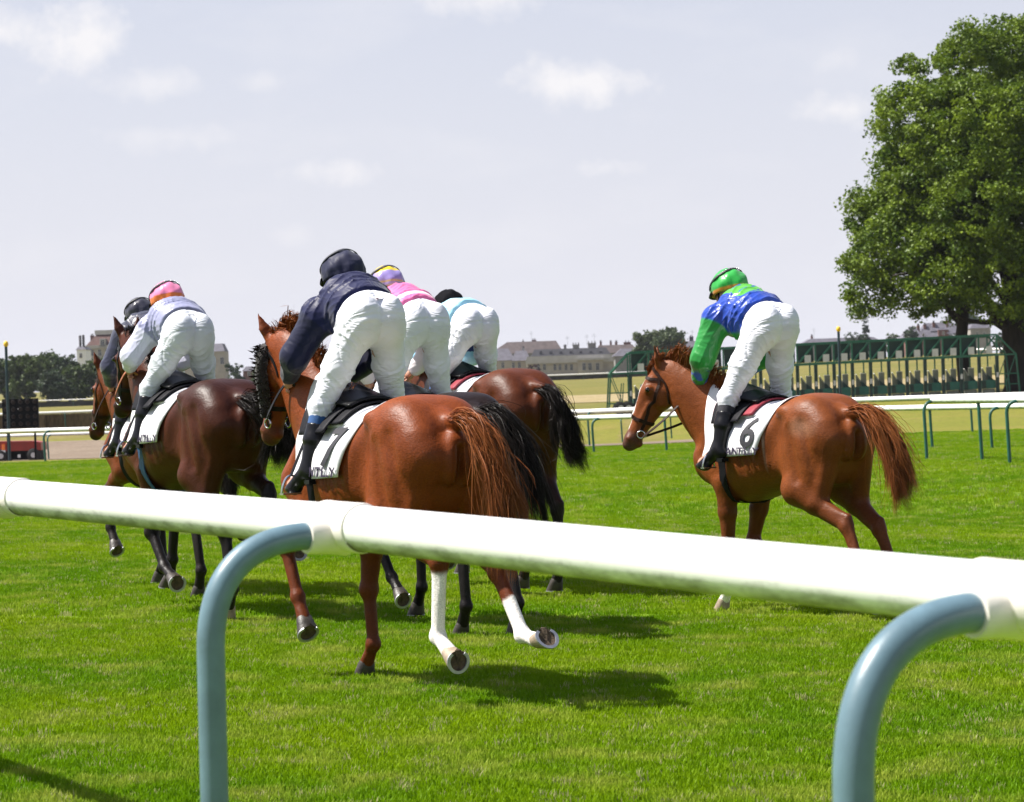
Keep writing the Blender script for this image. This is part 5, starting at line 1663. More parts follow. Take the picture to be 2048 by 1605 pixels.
    for side in (1, -1):
        if cd.get('num'): print_on(cd['num'], .36, cd.get('nx', .0), R(66), side, M_INK, 'race_number', .92)
        print_on('CHANTILLY', .085, cd.get('tx', .12), R(90), side, M_INK_PURPLE, 'place_name', 1.0)
    # pad layers and small racing saddle under the rider
    def sheet(name, mat, x0, x1, phi, off, th, bulge=0.0, n1=14, n2=30):
        vs = [onbody(x0 + (x1 - x0) * i / n1, phi * (-1 + 2 * j / n2), off + bulge * math.sin(math.pi * i / n1))[0] for i in range(n1 + 1) for j in range(n2 + 1)]
        fs = [(i * (n2 + 1) + j, i * (n2 + 1) + j + 1, (i + 1) * (n2 + 1) + j + 1, (i + 1) * (n2 + 1) + j) for i in range(n1) for j in range(n2)]
        o = mesh_obj(name, vs, fs, mat, sad, True)
        mdf = o.modifiers.new('thickness', 'SOLIDIFY'); mdf.thickness = th; mdf.offset = 1
        return o
    pc = hp.get('pads', (M_CLOTH_W, M_PAD_RED, M_PAD_BLACK))
    sheet('foam_pad', pc[0], -.02, .46, R(40), .024, .022)
    sheet('pad_binding', pc[1], .0, .44, R(41), .048, .012)
    sheet('saddle_flap', pc[2], .10, .42, R(52), .061, .010)
    sheet('saddle_seat', M_LEATHER_BLK, .03, .38, R(24), .073, .018, .02)
    return root, dict(bvh=bvh, sad=sad, low=low, H=H)

# ------------------------------------------------------------------ the rider (same local frame as the horse)
def hand_mesh(wr, fwd, s):
    """a closed hand round the rein: palm, four curled fingers, thumb; wr wrist, fwd direction of the forearm"""
    f = np.array(fwd, float); f /= np.linalg.norm(f)
    up = np.array([0, 0, 1.0]); up -= f * (f @ up); up /= np.linalg.norm(up)
    inn = np.cross(f, up) * 1.0
    if inn[1] * s > 0: inn = -inn                 # towards the horse's neck
    W = lambda a, b, c: np.array(wr) + f * a + up * b + inn * c
    P = [seg(W(-.03, 0, 0), W(.02, 0, 0), (.022, .027), (.024, .03), .015),
         seg(W(.02, .012, 0), W(.075, .014, .0), (.030, .016), (.034, .015), .012, side=tuple(inn)),
         ell(W(.05, 0, .004), (.032, .03, .03), .015)]
    for i, (b, ln) in enumerate(((.034, .036), (.013, .040), (-.009, .037), (-.029, .029))):
        k0 = W(.085, b, -.004); k1 = W(.085 + ln * .62, b * .95, .016); k2 = W(.085 + ln * .30, b * .92, .046); k3 = W(.068, b * .9, .045)
        P += [seg(k0, k1, .0100, .0093, .006), seg(k1, k2, .0093, .0085, .004), seg(k2, k3, .0085, .0075, .004)]
    t0, t1, t2 = W(.03, .036, .012), W(.066, .056, .024), W(.094, .050, .036)
    P += [seg(t0, t1, .0125, .0105, .010), seg(t1, t2, .0105, .0085, .005)]
    return solidify_field(P, .0042, 1)

def make_rider(rp, hp):
    rs_ = rp.get('scale', 1.0)
    rot_ = Matrix.Rotation(R(90 + hp['heading']), 3, 'Z')
    root = empty('person', Vector(hp['loc']) + rot_ @ (Vector((.2, 0, 1.2)) * hp['scale'] * (1 - rs_)), R(90 + hp['heading']), hp['scale'] * rs_)
    tag(root, rp['label'], 'jockey', 'jockeys riding the racehorses')
    o = np.array(rp.get('shift', (0, 0, 0)), float)
    lift = rp.get('lift', 0.0)
    pel = np.array([.10, 0, 1.955 + lift]) + o
    tw = rp.get('twist', 0.0)           # upper body turned: metres the shoulders move to the left
    drop = rp.get('drop', 0.0)          # shoulders lower
    up_ = rp.get('upright', 0.0)        # 1 = hunched and upright, 0 = stretched forward
    g = lambda a, b_: a * (1 - up_) + b_ * up_
    lum = pel + np.array([g(.14, .11), tw * .3, g(.085, .10) - drop * .3])
    che = pel + np.array([g(.34, .24), tw * .7, g(.115, .15) - drop * .7])
    nek = pel + np.array([g(.47, .35), tw, g(.135, .165) - drop])
    shL = pel + np.array([g(.43, .32), tw + .185, g(.075, .09) - drop]); shR = pel + np.array([g(.43, .32), tw - .185, g(.075, .09) - drop])
    ai = np.array([.2, 0, 1.2]); rs = rp.get('scale', 1.0)
    hL, hR = (np.array(hp['hands'][0]) - ai) / rs + ai, (np.array(hp['hands'][1]) - ai) / rs + ai
    hdc = pel + np.array([g(.60, .44), tw + rp.get('head_side', 0), g(.215, .245) - drop + rp.get('head_up', 0)])
    def elbow(sh, hn, s):
        m = (sh + hn) / 2
        return m + np.array([-.06, s * .085, -.03])
    eL, eR = elbow(shL, hL, 1), elbow(shR, hR, -1)
    wL = hL + (eL - hL) / np.linalg.norm(eL - hL) * .07; wR = hR + (eR - hR) / np.linalg.norm(eR - hR) * .07
    fx = rp.get('foot', (0, 0, 0))
    legs = {}
    for s in (1, -1):
        hip = pel + np.array([.0, s * .085, -.05])
        kn = np.array([.245, s * .222, 1.535]) + o * .5
        an = np.array([.245 + fx[0], s * .315, 1.205 + fx[2]])
        toe = an + np.array([.150, s * .025, -.085])
        legs[s] = (hip, kn, an, toe)
    # --- body under the clothes, one continuous surface
    P = [ell(pel, (.12, .15, .12), .05), seg(pel, lum, (.10, .13), (.09, .12), .05), seg(lum, che, (.09, .12), (.11, .15), .05),
         seg(che, nek, (.10, .15), (.06, .08), .05), seg(nek - np.array([.03, 0, 0]), hdc + np.array([-.03, 0, -.05]), .052, .050, .03),
         ell(hdc, (.098, .076, .112), .02), ell(hdc + np.array([.05, 0, -.06]), (.05, .052, .055), .03),
         seg(hdc + np.array([.088, 0, .0]), hdc + np.array([.112, 0, -.022]), .011, .015, .012),
         ell(hdc + np.array([.090, 0, -.055]), (.014, .024, .009), .008)]
    for s in (1, -1):
        P += [ell(hdc + np.array([-.005, s * .077, -.012]), (.020, .010, .030), .008), ell(hdc + np.array([.078, s * .032, .008]), (.016, .018, .012), .01)]
    for sh, e, w, s in ((shL, eL, wL, 1), (shR, eR, wR, -1)):
        P += [ell(sh, .060, .04), seg(sh, e, .050, .040, .03), seg(e, w, .040, .026, .02), seg(w, w + (w - e) / np.linalg.norm(w - e) * .04, .026, .026, .02)]
    for s in (1, -1):
        hip, kn, an, toe = legs[s]
        P += [seg(hip, kn, .088, .055, .04), seg(kn, an, .052, .036, .03), seg(an, toe, .036, .030, .02)]
    V, Q = solidify_field(P, .0115, 2)
    Vs, Qs = [V], [Q]; n0 = len(V)
    for w, e, s in ((wL, eL, 1), (wR, eR, -1)):
        v, q = hand_mesh(w, w - e, s)
        Vs.append(v); Qs.append(q + n0); n0 += len(v)
    body = mesh_obj('body', np.concatenate(Vs), np.concatenate(Qs), M_SKIN, root, True)
    for s in (1, -1):
        e = MB(); e.ball(hdc + np.array([.083, s * .032, .008]), .0135, 8, 6); e.build('eye', M_EYE, root, True)
    # --- breeches
    P = [ell(pel + np.array([.0, 0, .0]), (.135, .150, .145), .05)]
    for s in (1, -1):
        hip, kn, an, toe = legs[s]
        sh_ = kn * .80 + an * .20
        P += [ell(pel + np.array([-.072, s * .074, -.012]), (.110, .094, .145), .03, (0, -18, 0)),
              seg(hip + np.array([-.02, s * .008, 0]), hip * .5 + kn * .5, (.118, .090), (.092, .078), .05),
              seg(hip * .5 + kn * .5, kn, (.092, .078), (.060, .060), .04),
              ell(kn + np.array([.015, 0, 0]), (.06, .062, .062), .03),
              seg(kn, sh_, (.062, .060), (.053, .052), .03, end=.01)]
    P += [seg(pel + np.array([.02, 0, .03]), lum, (.128, .145), (.108, .138), .05, end=.02)]
    P.append(seg(pel + np.array([-.25, 0, -.01]), pel + np.array([-.16, 0, -.19]), (.03, .008), (.03, .014), .035, op='sub'))
    V, Q = solidify_field(P, .0082, 2)
    N = normals_of(V, Q)
    # creases: across the thigh behind the knee, at the groin and under the seat
    dsp = np.zeros(len(V))
    for s in (1, -1):
        hip, kn, an, toe = legs[s]
        ax = (kn - hip); L_ = np.linalg.norm(ax); ax = ax / L_
        t = (V - hip) @ ax
        own = (V[:, 1] * s > -.01)
        for c0, wd, amp, fr in ((L_ * .98, .07, .0120, 30), (L_ * .55, .10, .0085, 20), (.03, .08, .0100, 22)):
            env = np.exp(-((t - c0) / wd) ** 2) * own
            dsp += env * amp * creases(V, ax + np.array([0, s * .55, .1]), fr, 21 + s + hp['seed'], .05, 3.0)
    for s in (1, -1):               # seat seams
        dd = np.abs(np.linalg.norm(V - (pel + np.array([-.14, s * .055, -.16])), axis=1) - .185)
        dsp -= .004 * np.exp(-(dd / .006) ** 2) * (V[:, 1] * s > 0)
    dsp -= .0035 * np.exp(-(V[:, 1] / .006) ** 2) * (V[:, 0] < pel[0])
    dsp += vnoise(V, 4, 4 + hp['seed']) * .0022 + creases(V, (.3, .5, 1), 13, 61 + hp['seed'], .08, 2.0) * .0045
    V = V + N * dsp[:, None]
    bmat = rp.get('breech_mat', M_BREECH)
    br = mesh_obj('breeches', V, Q, bmat, root, True)
    bb = bvh_of(V, Q)
    def mark(poly, mat, dy=0.0, dz=0.0):
        vs = []
        for u, w in poly:
            loc, nn, _, _ = bb.ray_cast(Vector(pel) + Vector((-.5, -u + dy, .105 + w + dz + .35)), Vector((.75, 0, -.66)).normalized())
            if loc is None: return
            vs.append(loc + nn * .003)
        mesh_obj('waist_logo', vs, [tuple(range(len(vs)))], mat, br, False)
    lg = rp.get('logo')
    if lg == 'triangle':
        mark([(-.034, -.012), (.034, -.012), (0, .016)], M_INK); mark([(-.024, -.0085), (.024, -.0085), (0, .011)], M_CLOTH_W, 0, .0); mark([(-.010, -.006), (.010, -.006), (.008, .004), (-.008, .004)], M_PAD_RED)
    elif lg == 'bars':
        mark([(-.020, .012), (.020, .012), (.020, .016), (-.020, .016)], M_INK); mark([(-.020, .026), (.020, .026), (.020, .030), (-.020, .030)], M_INK)
        mark([(-.022, .012), (-.017, .012), (-.017, .030), (-.022, .030)], M_INK); mark([(.017, .012), (.022, .012), (.022, .030), (.017, .030)], M_INK); mark([(-.045, -.006), (.045, -.006), (.045, .001), (-.045, .001)], M_INK)
    elif lg == 'wing':
        mark([(-.026, -.010), (.026, -.010), (.026, -.002), (-.026, -.002)], M_INK); mark([(-.012, .004), (.018, .012), (.014, .016), (-.014, .008)], M_INK)
    # --- jacket (silks)
    bf = rp.get('puff', 0.010)
    P = [seg(pel + np.array([.045, tw * .1, .045]), lum, (.138 + bf, .160 + bf), (.126 + bf, .156 + bf), .05, end=.012),
         seg(lum, che, (.122 + bf, .155 + bf), (.140 + bf, .180), .06),
         ell((lum + che) / 2 + np.array([.0, 0, -.065]), (.20, .155, .12), .08),
         seg(che, nek, (.135 + bf, .185), (.085, .11), .06), seg(shL, shR, .078, .078, .06, side=(0, 0, 1)),
         seg(nek - np.array([.02, 0, 0]), nek + np.array([.05, 0, .035]), .066, .058, .02, end=.015)]
    slv = []
    for sh, e, w in ((shL, eL, wL), (shR, eR, wR)):
        ss = [ell(sh, .082, .05), seg(sh, e, .084 + bf * .6, .072 + bf, .04), seg(e, w * .85 + e * .15, .064 + bf, .046 + bf, .03), seg(w * .85 + e * .15, w, .040, .033, .02, end=.008)]
        P += ss; slv += [seg(sh + (e - sh) * .30, e, .105, .095, .04)] + ss[2:]
    V, Q = solidify_field(P, .0078, 2)
    N = normals_of(V, Q)
    t = (V - pel) @ ((che - pel) / np.linalg.norm(che - pel))
    insl = np.clip(near_mask(V, slv, .016) * 2 - .5, 0, 1)
    sg = np.where(V[:, 1] > 0, 1.0, -1.0)
    Vm = V * np.stack([np.ones(len(V)), sg, np.ones(len(V))], 1)
    dsp = creases(Vm, (.75, .45, .55), 17, 31 + hp['seed'], .06, 2.4) * .0115 + creases(Vm, (.3, .2, 1), 26, 35 + hp['seed'], .04, 3.5) * .0050 + vnoise(V, 3.2, 33 + hp['seed']) * .005
    dsp *= 1 - .5 * insl
    V = V + N * dsp[:, None]
    mesh_obj('jacket', V, Q, rp['silk_mat'], root, True, rp['silk'](V, insl, t, pel, che))
    # --- boots and socks
    for s in (1, -1):
        hip, kn, an, toe = legs[s]
        u = (an - kn) / np.linalg.norm(an - kn)
        L_ = np.linalg.norm(an - kn)
        top = kn + u * (L_ * (.30 if rp.get('sock') else .20))
        sp = kn + u * (L_ * .13)
        if rp.get('sock'):
            V, Q = solidify_field([seg(sp, top + u * .02, (.057, .056), (.056, .055), .01, end=.012)], .009, 2)
            mesh_obj('sock', V, Q, rp['sock'], root, True)
        heel = an + np.array([-.045, 0, -.055])
        ball = toe + np.array([-.02, 0, -.035])
        P = [seg(top, kn * .45 + an * .55, (.061, .059), (.060, .056), .02, end=.012), seg(kn * .45 + an * .55, an, (.060, .056), (.043, .040), .03),
             seg(an, ball + np.array([.0, 0, .02]), (.046, .040), (.034, .040), .025), seg(ball + np.array([-.02, 0, .012]), toe + np.array([.02, 0, -.02]), (.030, .040), (.022, .032), .02),
             ell(heel + np.array([.02, 0, .03]), (.040, .034, .040), .02)]
        V, Q = solidify_field(P, .008, 1)
        bt = mesh_obj('boot', V, Q, M_BOOT, root, True)
        mb = MB(); mb.box(heel + np.array([.012, 0, -.012]), (.055, .055, .022)); mb.build('heel', M_BOOT, bt)
    # --- helmet with silk cover
    ht = rp['helmet']
    tilt = Matrix.Rotation(R(rp.get('helmet_tilt', 14)), 3, 'Y') @ Matrix.Rotation(0, 3, 'X')
    yaw = Matrix.Rotation(R(rp.get('head_turn', 0)), 3, 'Z')
    nS, nR = 40, 22
    vs, fs, cs = [], [], []
    cen = Vector(hdc) + Vector((-.006, 0, .030))
    for i in range(nR + 1):
        th = math.pi * .60 * i / nR
        for k in range(nS):
            ph = 2 * math.pi * k / nS
            puck = .0022 * math.sin(ph * 11 + 1.3 * math.sin(ph * 3)) * math.sin(th) ** 2 * (.4 + th) + .003 * math.sin(ph * 5 + th * 7)
            r_ = 1 + puck / .12
            p = Vector((.140 * math.sin(th) * math.cos(ph), .120 * math.sin(th) * math.sin(ph), .128 * math.cos(th))) * r_
            if th > math.pi * .5: p = Vector((p.x * .98, p.y * .98, p.z))
            vs.append(cen + yaw @ (tilt @ p))
            cs.append(ht['col'](th, ph))
    for i in range(nR):
        for k in range(nS):
            k2 = (k + 1) % nS
            fs.append((i * nS + k, (i + 1) * nS + k, (i + 1) * nS + k2, i * nS + k2))
    hm = mesh_obj('helmet', vs, fs, ht['mat'], root, True, np.array(cs))
    md_ = hm.modifiers.new('thickness', 'SOLIDIFY'); md_.thickness = .012; md_.offset = -1
    # peak
    mb = MB(); pv, pf = [], []
    for j, (rr, zz) in enumerate(((1.0, -.005), (1.22, -.014), (1.32, -.030))):
        for k in range(13):
            ph = R(-62 + 124 * k / 12)
            pv.append(cen + yaw @ (tilt @ Vector((.138 * (1 + (rr - 1) * math.cos(ph)) * math.cos(ph), .118 * (1 + .25 * (rr - 1)) * math.sin(ph), zz))))
    for j in range(2):
        for k in range(12): pf.append((j * 13 + k, (j + 1) * 13 + k, (j + 1) * 13 + k + 1, j * 13 + k + 1))
    mb.add(pv, pf)
    pk = mb.build('peak', ht.get('peak_mat', M_LEATHER_BLK), hm, True)
    md_ = pk.modifiers.new('thickness', 'SOLIDIFY'); md_.thickness = .006
    # goggle strap round the cap, goggles in front
    if ht.get('strap'):
        pts, nr = [], []
        for k in range(48):
            ph = 2 * math.pi * k / 48
            th = R(ht.get('strap_th', 62)) - R(ht.get('strap_dip', 26)) * math.cos(ph) * -1
            p = Vector((.140 * math.sin(th) * math.cos(ph), .120 * math.sin(th) * math.sin(ph), .128 * math.cos(th))) * 1.04
            pts.append(cen + yaw @ (tilt @ p)); nr.append(yaw @ (tilt @ p.normalized()))
        v, f = ribbon(pts, nr, .016, .005, True)
        st = mesh_obj('goggle_strap', v, f, ht['strap'], hm, True, sharp=40)
        if ht.get('studs'):
            for k in range(14, 35, 2):
                b_ = MB(); b_.ball(pts[k] + nr[k] * .003, .0045, 6, 4); b_.build('stud', M_STEEL, st, True)
        pts, nr = [], []
        for k in range(17):
            ph = R(-60 + 120 * k / 16)
            pts.append(Vector(hdc) + yaw @ Vector((.098 * math.cos(ph) + .008, .088 * math.sin(ph), .008))); nr.append(yaw @ Vector((math.cos(ph), math.sin(ph), 0)))
        v, f = ribbon(pts, nr, .045, .010)
        mesh_obj('goggles', v, f, M_LEATHER_BLK, hm, True, sharp=40)
    # chin strap
    for s in (1, -1):
        pts = catmull([Vector(hdc) + Vector((.0, s * .088, .02)), Vector(hdc) + Vector((.01, s * .080, -.05)), Vector(hdc) + Vector((.045, s * .045, -.115)), Vector(hdc) + Vector((.055, 0, -.122))], 5)
        v, f = ribbon([Vector(p) for p in pts], [Vector((0, s, -.2))] * len(pts), .014, .004)
        mesh_obj('chin_strap', v, f, M_LEATHER_BLK, hm, False)
    return root, dict(pel=pel, legs=legs, hdc=hdc, breeches=br, V=V)

def add_stirrups(sad, legs):
    for s in (1, -1):
        hip, kn, an, toe = legs[s]
        c = Vector(toe) + Vector((-.055, 0, -.040))
        mb = MB()
        arch = []
        for k in range(13):
            a = math.pi * k / 12
            arch.append(c + Vector((-.01 * math.sin(a), .048 * math.cos(a), .095 * math.sin(a))))
        mb.tube(arch, .006, 6)
        mb.box(c + Vector((0, 0, -.004)), (.04, .10, .010))
        st = mb.build('stirrup', M_STEEL, sad, True, sharp=40)
        top = Vector((.24, s * .20, 1.50))
        v, f = ribbon([arch[6], (arch[6] + top) / 2 + Vector((0, s * .02, 0)), top], [Vector((0, s, 0))] * 3, .02, .005)
        mesh_obj('stirrup_leather', v, f, M_LEATHER_BLK, sad, False)

# ------------------------------------------------------------------ colours of the silks
def silk_mat(name, rough, fold=.32, spec=.42):
    return cloth_mat(name, rough=rough, attr=True, fold=fold, fscale=6.5, stretch=(.45, 1.9, 1.1), weave=.05, sheen=.15, spec=spec)
M_SATIN = silk_mat('satin_silk', .33)
M_NYLON = silk_mat('nylon_silk', .48, spec=.18)
M_CAP = cloth_mat('cap_cover_silk', rough=.33, attr=True, fold=.25, fscale=7, weave=.05, spec=.32)
M_VELVET = cloth_mat('cap_velvet', rough=.85, attr=True, fold=.15, fscale=10, weave=.2, sheen=.0, spec=.1)
M_CAP_MATTE = cloth_mat('matte_cap_cover', rough=.55, attr=True, fold=.25, fscale=7, weave=.08, spec=.2)
M_STRAP_BLK = pmat('black_strap', (.012, .012, .014), .5, var=.1)
M_STRAP_ORANGE = pmat('orange_strap', (.55, .16, .03), .6, var=.1)
M_STRAP_GREY = pmat('grey_strap', (.05, .05, .06), .5, var=.1)

def flat(c): return lambda th, ph: c
def mixc(*pairs):
    """pairs of (mask, colour) laid over the first colour"""
    out = np.repeat(np.array(pairs[0])[None], len(pairs[1][0]), 0)
    for m, c in pairs[1:]:
        out = out * (1 - m[:, None]) + np.array(c)[None] * m[:, None]
    return out

NAVY, NAVY2 = (.004, .006, .046), (.003, .0045, .028)
def silk_navy(V, sl, t, pel, che): return mixc(NAVY, (sl, NAVY2))
def silk_grey(V, sl, t, pel, che):
    hemband = np.clip((.05 - t) / .012, 0, 1)
    return mixc((.25, .26, .40), (sl, (.56, .57, .70)), (hemband * (1 - sl), (.10, .10, .16)))
def silk_pink(V, sl, t, pel, che):
    band = np.clip(1 - np.abs(t - .10) / .022, 0, 1) > .2
    yel = np.clip((t - .36) / .02, 0, 1)
    return mixc((.66, .14, .33), (band * (1 - sl), (.85, .62, .66)), (yel * (1 - sl), (.75, .55, .06)), (sl, (.72, .68, .70)))
def silk_cyan(V, sl, t, pel, che):
    pat = np.clip(vnoise(V, 3.2, 77) * 3, 0, 1)
    d = np.clip(1 - np.abs(V[:, 2] - (pel[2] - .16)) / .05, 0, 1)
    return mixc((.30, .58, .72), (pat * .6, (.48, .70, .78)), (sl * (d > .3), (.02, .04, .16)))
def silk_dark(V, sl, t, pel, che): return mixc((.028, .03, .055), (sl, (.020, .022, .05)))
GREEN, BLUE = (.012, .22, .030), (.005, .042, .33)
def silk_green(V, sl, t, pel, che):
    # green shoulders with blue bars, blue body, green sleeves with blue cuffs
    yoke = np.clip((t - .20) / .008, 0, 1) * (V[:, 2] > pel[2] + .10) * (np.abs(V[:, 1] + .03) < .125)
    bars = ((np.sin((t * 1.0 + V[:, 1] * .35) * 6.28 * 15.0) > .70) & (np.abs(V[:, 1] + .03) < .095)) * 1.0
    cuff = sl * np.clip((1.72 - V[:, 2]) / .02, 0, 1) * (vnoise(V, 10, 5) > -.1)
    under = np.clip((pel[2] - .03 - V[:, 2]) / .02, 0, 1) * (1 - sl)
    return mixc(BLUE, (yoke * (1 - sl), (.085, .40, .04)), (yoke * bars * (1 - sl) * .9, BLUE), (under, GREEN), (sl, GREEN), (cuff, (.012, .08, .45)))

def cap_pink(th, ph): return (.68, .20, .36) if th < R(86) else (.62, .15, .03)
def cap_yellow(th, ph):
    # yellow quarters in front, lilac behind
    return (.80, .58, .012) if th < R(58) or math.cos(ph) > -.1 else ((.30, .24, .55) if abs(th - R(92)) > .04 else (.5, .36, .12))
def cap_green(th, ph): return (.028, .33, .055) if th < R(96) else (.45, .17, .02)

# ------------------------------------------------------------------ the field of runners
CHEST_HAIR = [(.12, .030, .008), (.27, .088, .028), (1.05, 1.15, 1.2)]
DARK_HAIR = [(.004, .0035, .003), (.014, .011, .010), (1.5, 1.45, 1.4)]
TAIL_LONG = [(-.70, 0, 1.43), (-.90, .0, 1.45), (-1.03, -.02, 1.25), (-1.10, -.02, .98), (-1.13, -.02, .70)]
def tailg(dx=0.0, dy=0.0, dz=0.0, end=1.0):
    base = [np.array(p, float) for p in TAIL_LONG]
    out = []
    for i, p in enumerate(base):
        w = i / 4.0
        q = p + np.array([dx, dy, dz]) * w
        if i == 4: q = base[3] + (p - base[3]) * end + np.array([dx, dy, dz])
        out.append(q)
    return out

HORSES = [
    # 0: chestnut with navy rider, nearest
    dict(key='navy', croup=(845, 12.5), heading=32, scale=.97, seed=3, hands=[(.74, .17, 1.66), (.74, -.15, 1.66)],
         label='bright chestnut racehorse with white hind socks, nearest the white rail',
         poll=(1.00, .06, 1.90), head_pitch=74, head_yaw=10, fleece=True,
         hindL=[26, -66, 6, -58, -88], hindR=[6, -62, -36, -84, -125], foreL=[62, -24, -30, -52, .08], foreR=[6, -6, 38, 0, 0],
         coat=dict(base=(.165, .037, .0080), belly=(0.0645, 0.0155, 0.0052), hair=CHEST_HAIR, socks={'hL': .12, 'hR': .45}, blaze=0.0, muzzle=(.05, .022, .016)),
         tail=dict(guides=[tailg(.02, -.05, .0, 1.25), tailg(.0, -.11, .02, 1.2), tailg(.04, .0, .0, 1.1)], n=5200, spread=.06, wid=.0030),
         mane=(-.13, .03, .09), mane_n=1200, cloth=dict(x0=-.22, x1=.56, num='7', nx=.0, tx=.15), pads=(M_CLOTH_W, M_PAD_BLACK, M_PAD_BLACK), planted='fR', bridle=M_LEATHER_BLK),
    # 1: dark bay with grey rider and pink cap
    dict(key='grey', croup=(448, 16.9), heading=33, scale=1.0, broad=1.14, seed=13, hands=[(.72, .16, 1.66), (.72, -.14, 1.66)], dz=.02,
         label='dark bay racehorse with black bunched tail, left of the chestnut',
         poll=(1.00, .0, 1.90), head_pitch=70, head_yaw=8,
         hindL=[22, -40, -12, 28, 0], hindR=[34, -70, -26, -80, -110], foreL=[6, -38, -64, -84, 0], foreR=[34, 12, 20, 10, .04],
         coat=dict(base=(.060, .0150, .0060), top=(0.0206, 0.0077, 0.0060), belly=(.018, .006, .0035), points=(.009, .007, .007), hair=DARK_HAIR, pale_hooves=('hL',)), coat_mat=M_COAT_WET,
         tail=dict(guides=[[(-.70, 0, 1.43), (-.91, -.03, 1.43), (-1.0, -.07, 1.27), (-.98, -.10, 1.10), (-.95, -.12, 1.0)], [(-.70, 0, 1.43), (-.93, .0, 1.40), (-1.02, -.13, 1.24), (-1.02, -.18, 1.14), (-1.0, -.2, 1.06)]], n=3600, spread=.115, wid=.0035, wave=.05),
         mane=(-.05, .09, -.02), mane_n=700, cloth=dict(x0=-.20, x1=.56, tx=.14), pads=(M_CLOTH_W, M_PAD_BLACK, M_PAD_BLACK), planted='hL',
         bridle=M_LEATHER_BLK, girth_mat=M_GIRTH_BLUE, rein_mat=M_LEATHER_TAN),
    # 2: bay with dark rider, far left
    dict(key='dark', croup=(382, 18.9), heading=33, scale=.97, seed=23, hands=[(.72, .15, 1.62), (.72, -.13, 1.62)],
         label='bay racehorse furthest left, number cloth showing behind the dark bay',
         poll=(1.00, .04, 1.76), head_pitch=66, head_yaw=12,
         hindL=[20, -44, -14, 20, -5], hindR=[32, -70, -30, -80, -110], foreL=[66, -6, -34, -50, .06], foreR=[10, -6, 34, 0, 0],
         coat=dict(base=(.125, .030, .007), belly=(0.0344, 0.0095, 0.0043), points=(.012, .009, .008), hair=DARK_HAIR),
         tail=dict(guides=[tailg(0, 0, 0, 1.0)], n=700, spread=.08), mane=(-.05, .06, -.02), mane_n=400,
         cloth=dict(x0=-.22, x1=.55, num='3', nx=.0, tx=.12), planted='hL'),
    # 3: black-brown with pink rider
    dict(key='pink', croup=(918, 15.8), heading=29, scale=.95, seed=33, hands=[(.64, .13, 1.64), (.64, -.17, 1.70)],
         label='black racehorse with long dark tail, half hidden behind the near chestnut',
         poll=(1.02, .0, 1.80), head_pitch=60, head_yaw=6,
         hindL=[24, -40, -6, 26, 0], hindR=[8, -44, -18, 16, -10], foreL=[20, -40, -50, -70, .0], foreR=[8, 0, 30, 0, 0],
         coat=dict(base=(0.0120, 0.0056, 0.0039), top=(0.0155, 0.0095, 0.0077), points=(.009, .007, .007), hair=DARK_HAIR), coat_mat=M_COAT_WET,
         tail=dict(guides=[tailg(.0, -.12, .0, 1.2), tailg(-.03, -.20, .0, 1.25), tailg(.03, -.05, 0, 1.1)], n=5000, spread=.075, wid=.0032, wave=.04),
         mane=(-.05, .06, -.02), mane_n=400, cloth=dict(x0=-.20, x1=.56, tx=.14), pads=(M_CLOTH_W, M_PAD_BLACK, M_PAD_BLACK), planted='hL', bridle=M_LEATHER_BLK, rein_mat=M_LEATHER_TAN),
    # 4: bay with sky blue rider
    dict(key='sky', croup=(1030, 18.9), heading=33, scale=1.03, seed=43, hands=[(.70, .14, 1.60), (.70, -.14, 1.60)], dz=.02,
         label='mid brown racehorse with black tail, furthest ahead in the middle of the field',
         poll=(1.06, .0, 1.70), head_pitch=58, head_yaw=6,
         hindL=[22, -42, -8, 26, 0], hindR=[12, -40, -2, 20, 0], foreL=[26, -30, -40, -60, .0], foreR=[10, 2, 30, 0, 0],
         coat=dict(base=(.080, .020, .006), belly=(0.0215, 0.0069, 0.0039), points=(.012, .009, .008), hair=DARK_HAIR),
         tail=dict(guides=[[(-.70, 0, 1.43), (-.90, -.02, 1.40), (-1.00, -.06, 1.22), (-1.03, -.11, 1.0), (-1.06, -.22, .88)], [(-.70, 0, 1.43), (-.90, -.02, 1.40), (-.98, -.05, 1.20), (-1.0, -.08, .96), (-.98, -.12, .80)]], n=3200, spread=.062, wid=.0032, wave=.05),
         mane=(-.05, .06, -.02), mane_n=400, cloth=dict(x0=-.20, x1=.56, tx=.14), planted='hL'),
    # 5: chestnut with green rider, on its own at the right
    dict(key='green', croup=(1640, 16.6), heading=34, scale=.96, head_size=1.08, seed=53, hands=[(.70, .16, 1.64), (.70, -.14, 1.66)],
         label='chestnut racehorse number six, alone at the right with its head in profile',
         poll=(.97, .24, 1.78), head_pitch=62, head_yaw=50,
         hindL=[16, -60, -24, -34, -66], hindR=[10, -56, -26, -36, -70], foreL=[4, -2, 36, 0, 0], foreR=[14, -62, -80, -100, -.02],
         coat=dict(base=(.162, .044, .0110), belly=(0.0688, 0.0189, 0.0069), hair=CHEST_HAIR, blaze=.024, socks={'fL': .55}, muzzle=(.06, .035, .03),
                   patch=[((-.56, .24, 1.36), (.13, .12, .07), (.28, .145, .09), .7), ((-.16, .27, 1.22), (.012, .1, .16), (.45, .33, .26), .6), ((-.06, .27, 1.20), (.02, .1, .07), (.40, .28, .22), .5)]),
         tail=dict(guides=[tailg(-.02, -.06, .02, .70), tailg(-.06, -.12, .05, .65), tailg(.04, .0, .0, .72)], n=5200, spread=.075, wid=.0029),
         mane=(-.06, -.01, .10), mane_n=1500, cloth=dict(x0=-.24, x1=.56, num='6', nx=-.03, tx=.08), planted='fL'),
]
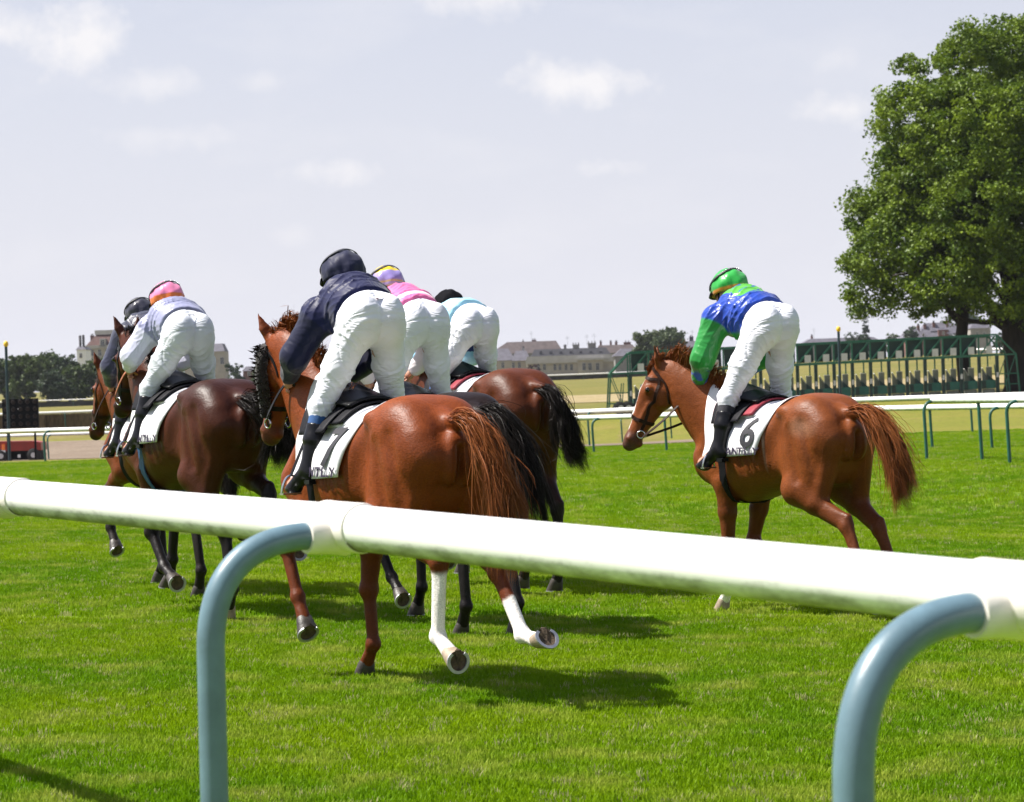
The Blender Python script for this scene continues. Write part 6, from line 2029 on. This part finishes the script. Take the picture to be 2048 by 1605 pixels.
RIDERS = {
    'navy': dict(label='jockey in navy silks, white breeches and blue socks on the near chestnut', silk=silk_navy, silk_mat=M_NYLON, sock=M_SOCK_BLUE, logo='triangle', lift=.04, upright=1.0, twist=-.06, head_side=-.03, drop=.06, head_up=.055,
                 helmet=dict(col=flat((.012, .014, .042)), mat=M_CAP_MATTE, strap=M_STRAP_GREY, strap_th=55)),
    'grey': dict(label='jockey in silver grey silks and pink cap, bent low on the dark bay', logo='bars', silk=silk_grey, silk_mat=M_SATIN, upright=.7, twist=-.07, head_side=-.02, drop=.06, lift=-.04, head_up=.05,
                 breech_mat=cloth_mat('grey_white_breeches', (.56, .59, .64), .6, fold=.42, fscale=6, stretch=(1, 1, 2.6)),
                 helmet=dict(col=cap_pink, mat=M_CAP, strap=M_STRAP_BLK, studs=True)),
    'dark': dict(label='jockey with shiny charcoal cap, mostly hidden behind the grey silks', silk=silk_dark, silk_mat=M_SATIN, sock=M_SOCK_BLK, upright=.5, head_up=.02, twist=-.05, head_side=-.03,
                 helmet=dict(col=flat((.025, .025, .042)), mat=M_CAP, strap=M_STRAP_BLK)),
    'pink': dict(label='jockey in pink silks with yellow and lilac cap behind the navy jockey', silk=silk_pink, silk_mat=M_NYLON, sock=M_SOCK_BLK, lift=.06, upright=.8, scale=1.06, drop=.05, head_up=.05,
                 helmet=dict(col=cap_yellow, mat=M_CAP, strap=M_STRAP_GREY, strap_th=60)),
    'sky': dict(label='jockey in pale sky blue silks and black velvet cap', silk=silk_cyan, silk_mat=M_NYLON, sock=M_SOCK_BLUE, drop=.13, upright=.6, twist=-.05, head_side=-.05, lift=-.03, head_up=.03,
                helmet=dict(col=flat((.003, .003, .005)), mat=M_VELVET)),
    'green': dict(label='jockey in blue and green satin silks with green cap, riding number six', silk=silk_green, silk_mat=M_SATIN, sock=M_SOCK_BLK, logo='wing', twist=-.06, head_side=-.04, upright=.6, scale=1.10, drop=.03, head_up=.035,
                  helmet=dict(col=cap_green, mat=M_CAP, strap=M_STRAP_BLK, studs=True), lift=.04),
}
for hp in HORSES:
    cx, cd_ = hp['croup']
    th = R(hp['heading']); fw = Vector((-math.sin(th), math.cos(th), 0))
    loc = Vector((px(cx, cd_), cd_, 0)) + fw * (.45 * hp['scale'])
    hp['loc'] = loc
    h_root, info = make_horse(hp)
    q = [c for c, nm in info['low'] if nm == hp['planted']][0]
    lft = Vector((-math.cos(th), -math.sin(th), 0))
    foot = loc + fw * (q.x * hp['scale']) + lft * (q.y * hp['scale'])
    loc.z = ground_z(foot.x, foot.y) - min(c.z for c, nm in info['low']) * hp['scale'] + hp.get('dz', 0)
    h_root.location = loc
    rp = RIDERS[hp['key']]
    r_root, rinfo = make_rider(rp, hp)
    add_stirrups(info['sad'], rinfo['legs'])

# ------------------------------------------------------------------ summer haze: the air over the course
hz, hz_nt, hz_b = new_mat('summer_haze')
hz_nt.nodes.remove(hz_b)
hv = hz_nt.nodes.new('ShaderNodeVolumePrincipled')
hv.inputs['Color'].default_value = (.86, .90, 1.0, 1)
hv.inputs['Density'].default_value = .00007
hv.inputs['Anisotropy'].default_value = .2
hz_nt.links.new(hv.outputs[0], hz_nt.nodes['Material Output'].inputs['Volume'])
mb = MB(); mb.box((0, 1640, 21), (6200, 3330, 46))
tag(mb.build('haze', hz), kind='stuff')
